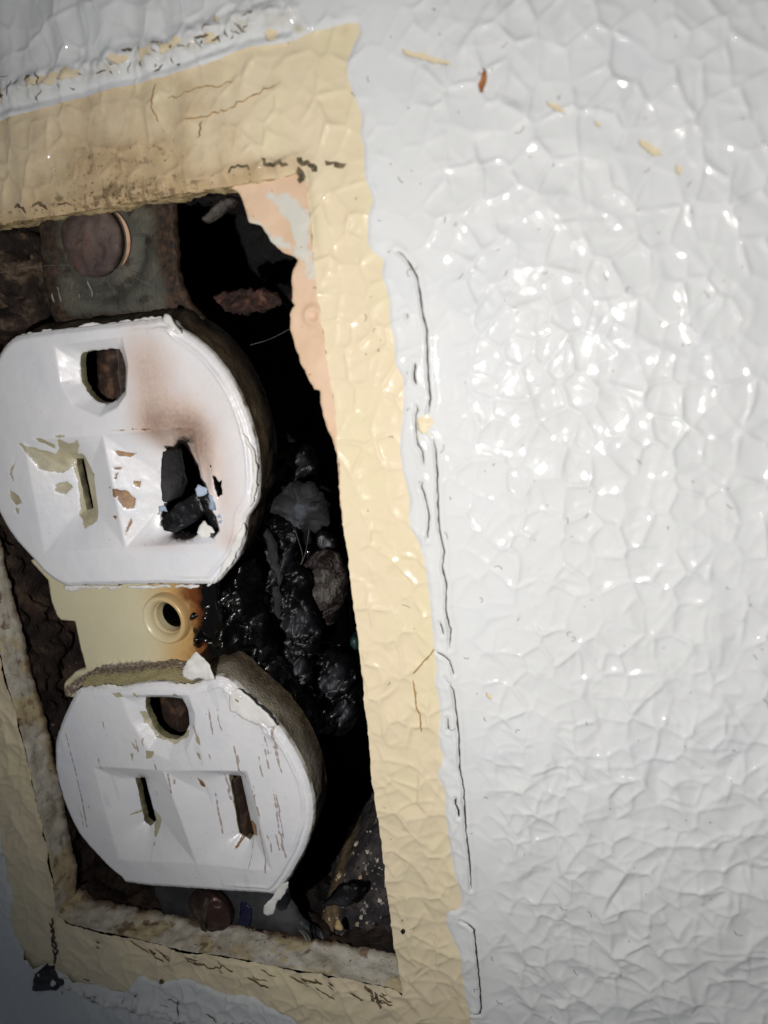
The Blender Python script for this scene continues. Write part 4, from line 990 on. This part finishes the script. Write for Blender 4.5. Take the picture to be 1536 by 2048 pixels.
# bright crumbly rim of that sheet
pts = z4([(600, 720), (650, 780), (660, 880), (690, 980), (700, 1060), (690, 1120), (700, 1220), (720, 1300)])
q = PP(pts, -.78); V, F = tube_mesh(np.c_[rough(q, .05, .04, 3, False), -.80 + .03 * fbm(np.arange(len(rough(q, .05, .04, 3, False))) * .1, np.zeros(len(rough(q, .05, .04, 3, False))), .2, 4)], .05, 7)
V += (np.random.RandomState(1).rand(*V.shape) - .5) * .035
link('charred_wire', V, F, M['ash'], label='thin crusty grey strand hanging left of the charred stick', cat='wire')
blob('charred_stick', z4([(790, 1020), (830, 970), (880, 980), (920, 1040), (920, 1140), (980, 1300), (1000, 1450), (960, 1560), (900, 1560), (840, 1480), (770, 1400), (740, 1260), (760, 1120)]), -.75, .17, M['char'], step=.018, nz=.18, grain=.7, cap=.10, label='upright dark charred stick with a cracked top in the right gap', cat='char')
blob('charred_stick', z4([(760, 1440), (840, 1480), (900, 1560), (930, 1640), (930, 1760), (880, 1790), (820, 1650), (780, 1560)]), -.8, .10, M['char'], step=.018, nz=.3, grain=.9, cap=.06, label='ashy lower tip hanging under the charred stick', cat='char')
blob('burnt_pod', z4([(890, 940), (940, 880), (1030, 850), (1110, 880), (1165, 980), (1185, 1080), (1150, 1220), (1080, 1350), (1040, 1340), (1000, 1220), (960, 1080), (960, 1000)]), -.7, .17, M['pod'], step=.018, nz=.22, grain=.9, ns=.3, cap=.14, label='split brown and grey pod of burnt insulation near the cream border', cat='insulation')
V, F = ribbon(PP(z4([(1060, 880), (1095, 960), (1085, 1060), (1090, 1140), (1120, 1220)]), -.5), .06, lambda X, Y: X * 0 - .46, 5, .02)
link('dark_split', V, F, M['crack'], parent=bpy.data.objects['burnt_pod']) if False else None
blob('charred_fragment', z4([(960, 760), (1010, 720), (1080, 760), (1110, 820), (1080, 850), (990, 840)]), -.9, .1, M['char'], label='small char chip between the ash lump and the brown pod', cat='debris')
blob('charred_fragment', z4([(1000, 1560), (1090, 1540), (1200, 1600), (1230, 1700), (1200, 1800), (1130, 1850), (1060, 1780), (1000, 1700)]), -.95, .12, M['char'], nz=.5, grain=.6, cap=.06, step=.02, label='dark brown nugget with pale crumbs low in the right gap', cat='debris')
blob('charred_fragment', z4([(1120, 1860), (1180, 1800), (1240, 1790), (1240, 1900), (1200, 2020), (1140, 2030)]), -1.0, .12, M['char'], nz=.5, grain=.6, cap=.06, step=.02, label='black nugget beneath the brown one against the border', cat='debris')
blob('verdigris_speck', z4([(1190, 1480), (1220, 1420), (1250, 1430), (1262, 1530), (1215, 1530)]), -.9, .06, M['green'], label='tiny green speck at the edge of the right gap', cat='speck')
# glossy melted plastic spilling out of the bridge
melt = blob('melted_plastic', [(372, 1180), (400, 1172), (440, 1170), (470, 1140), (500, 1110), (520, 1150), (535, 1220), (560, 1290), (600, 1350), (630, 1400), (640, 1440), (600, 1440), (560, 1410), (500, 1370), (440, 1345), (405, 1310), (392, 1270), (382, 1225)], -.75, .30, M['melt'], step=.02, nz=.22, ns=.22, cap=.35,
            label='glossy black melted plastic spilling right from the scorched bridge', cat='melted plastic')
blob('melted_plastic', [(520, 1370), (580, 1390), (640, 1400), (690, 1380), (720, 1400), (700, 1440), (640, 1460), (600, 1450), (550, 1420)], -1.2, .25, M['melt'], nz=.4, label='second clot of melted plastic beside the lower housing', cat='melted plastic')

# rubble heaped in the lower right of the box
RB = PP([(560, 1960), (590, 1860), (612, 1800), (640, 1740), (680, 1680), (720, 1620), (750, 1560), (860, 1560), (900, 1800), (860, 1990)], -.9)
xb, yb = gridfor(RB, .022)
def zrub(X, Y):
    f1, f2 = vor(X, Y, .12, 81); g1, g2 = vor(X, Y, .3, 84)
    top = P(700, 1600, -.9)[1]; bot = P(700, 1900, -.9)[1]; t = np.clip((Y - bot) / (top - bot), -.3, 1)
    ed = 1.0 * (1 - ss(sdf(X, Y, RB), .0, .35)) * (X < P(760, 1800, -.9)[0])
    return -.62 - ed - .9 * np.clip(t, 0, 1) + .07 * np.clip(.12 - f1, 0, 1) * 8 * (.4 + np.clip(noise(X, Y, .3, 3), -.3, .6)) + .10 * np.clip(g2 - g1, 0, .12) * 6 * .15 + .06 * fbm(X, Y, .3, 82, 5, .6)
V, F, A, n = sheet(rough(RB, .05, .05, 6), xb, yb, zrub, skirt=.5, attrs={'tan': lambda X, Y: .8 * G(X, Y, 650, 1800, -.9, .35, .7)})
link('rubble', V, F, M['rubble'], attrs=A, label='charred crumbs and plaster dust heaped in the lower right of the box', cat='rubble', kind='stuff')
z8 = lambda L: [(550 + a / 5.12, 1600 + b / 5.12) for a, b in L]
blob('charred_fragment', z8([(470, 1080), (560, 980), (640, 880), (700, 840), (800, 860), (880, 870), (870, 960), (800, 1060), (700, 1080), (560, 1080), (490, 1110)]), -.62, .06, M['char'], nz=.2, label='dark greenish flat chip lying on the rubble', cat='debris')
blob('tan_chip', z8([(600, 1300), (640, 1215), (680, 1260), (705, 1340), (650, 1340)]), -.55, .02, M['tan'], nz=.1, jag=.005, label='small tan triangular chip on the rubble', cat='chip')
blob('melted_plastic', [(560, 1140), (600, 1090), (660, 1100), (690, 1160), (700, 1240), (715, 1330), (720, 1420), (690, 1470), (640, 1450), (600, 1380), (570, 1300), (550, 1220)], -1.5, .25, M['melt'], nz=.35, ns=.3,
     label='black melted sheet filling the back of the right gap behind the sticks', cat='melted plastic')
rs = np.random.RandomState(9)
parts_ = []
for k in range(70):
    y = rs.uniform(1640, 1900); x = rs.uniform(640 + max(0, 1800 - y) * .45, 790)
    p = P(x, y, -.9); z = float(zrub(np.array([p[0]]), np.array([p[1]]))[0]) + .02
    r = .006 + .02 * rs.rand() ** 2
    v = rs.randn(8, 3); v /= np.linalg.norm(v, axis=1)[:, None]
    base_ = np.array([(-1, -1, -1), (1, -1, -1), (1, 1, -1), (-1, 1, -1), (-1, -1, 1), (1, -1, 1), (1, 1, 1), (-1, 1, 1)]) * r * rs.uniform(.5, 1.2, 3) + v * r * .4
    f = np.array([(0, 3, 2, 1), (4, 5, 6, 7), (0, 1, 5, 4), (1, 2, 6, 5), (2, 3, 7, 6), (3, 0, 4, 7)])
    parts_.append((base_ + [p[0], p[1], z], f))
V, F = join(parts_); link('crumbs', V, F, M['plaster'], attrs={'deep': rs.rand(len(V) // 8).repeat(8) * .6}, label='pale crumbs sprinkled over the rubble', cat='crumbs', kind='stuff', smooth_=False)

# chips lying on the wall
def chip(px, label, z=.02, th_=.05, mt='char', name='char_chip', **kw):
    p = rough(PP(px, z), .03, .012, 3); a, b = gridfor(p, .02)
    V, F, A, n = sheet(p, a, b, lambda X, Y: z + th_ + .02 * fbm(X, Y, .15, 4) + .0 * X, skirt=th_ + .05)
    return link(name, V, F, M[mt], label=label, cat='chip')
z7 = lambda L: [(a / 4.39, 1680 + b / 4.39) for a, b in L]
chip(z7([(325, 1150), (400, 1105), (460, 1120), (520, 1190), (575, 1245), (520, 1290), (400, 1305), (310, 1295)]), 'black char chip stuck on the caulk below the lower left corner', .05, .06)
chip([(800, 1862), (806, 1856), (813, 1861), (806, 1868)], 'tiny black char speck on the cream border right of the hole', .015, .02)
chip([(958, 142), (964, 133), (973, 142), (972, 160), (966, 187), (960, 186), (956, 165)], 'rust-brown spot on the white wall at the top right', .02, .012, 'rust', 'rust_spot')

# dust hairs and fibres
rs = np.random.RandomState(21); parts_ = []
for k in range(150):
    x = rs.uniform(700, 1536); y = rs.uniform(0, 2048); p = P(x, y); a = rs.rand() * 6.28; L0 = .02 + .10 * rs.rand() ** 3
    n_ = 6; t_ = np.linspace(0, 1, n_); cur = rs.randn() * 2.5
    ang = a + cur * t_; xx = p[0] + np.cumsum(np.cos(ang)) * L0 / n_; yy = p[1] + np.cumsum(np.sin(ang)) * L0 / n_
    parts_.append((xx, yy))
allx = np.concatenate([a for a, b in parts_]); ally = np.concatenate([b for a, b in parts_]); allz = np.maximum(z_white(allx, ally), z_yel(allx, ally)) + .004
V, F = join([tube_mesh(np.c_[a, b, allz[i * 6:i * 6 + 6]], .0022, 4) for i, (a, b) in enumerate(parts_)])
link('dust_hairs', V, F, M['lint'], label='tiny dust hairs scattered over the painted wall', cat='dust', kind='stuff')
parts_ = []
for s, z in (([(500, 690), (540, 678), (585, 655)], -.5), ([(0, 545), (60, 535), (140, 530), (230, 540), (300, 570)], -.25), ([(600, 500), (606, 580), (612, 640)], -.8),
             ([(0, 1335), (20, 1345), (45, 1360), (70, 1372)], -.1), ([(5, 1345), (30, 1358)], -.1), ([(85, 1460), (66, 1480), (40, 1500)], -.2),
             ([(590, 1060), (605, 1110), (600, 1130)], -.5), ([(618, 1060), (612, 1100), (603, 1130)], -.5)):
    q = smooth(PP(s, z), 5, False); parts_.append(tube_mesh(np.c_[q, np.full(len(q), z)], .0015, 4))
V, F = join(parts_); link('cobweb_fibres', V, F, M['fibre'], label='fine grey cobweb fibres strung across the hole', cat='fibres', kind='stuff')
for k, (s, r) in enumerate((([(608, 1895), (606, 1870), (603, 1848)], .016), ([(614, 1893), (612, 1870), (609, 1850)], .009), ([(638, 1888), (641, 1870), (645, 1853)], .011))):
    q = PP(s, -.2); V, F = tube_mesh(np.c_[q, [-.3, -.22, -.12]], r, 6)
    link('bristle', V, F, M['fibre'], label=['thick grey bristle standing on the lower edge of the hole', 'thin grey bristle right against the thick one', 'lone grey bristle right of the pair on the lower edge'][k], cat='bristle')
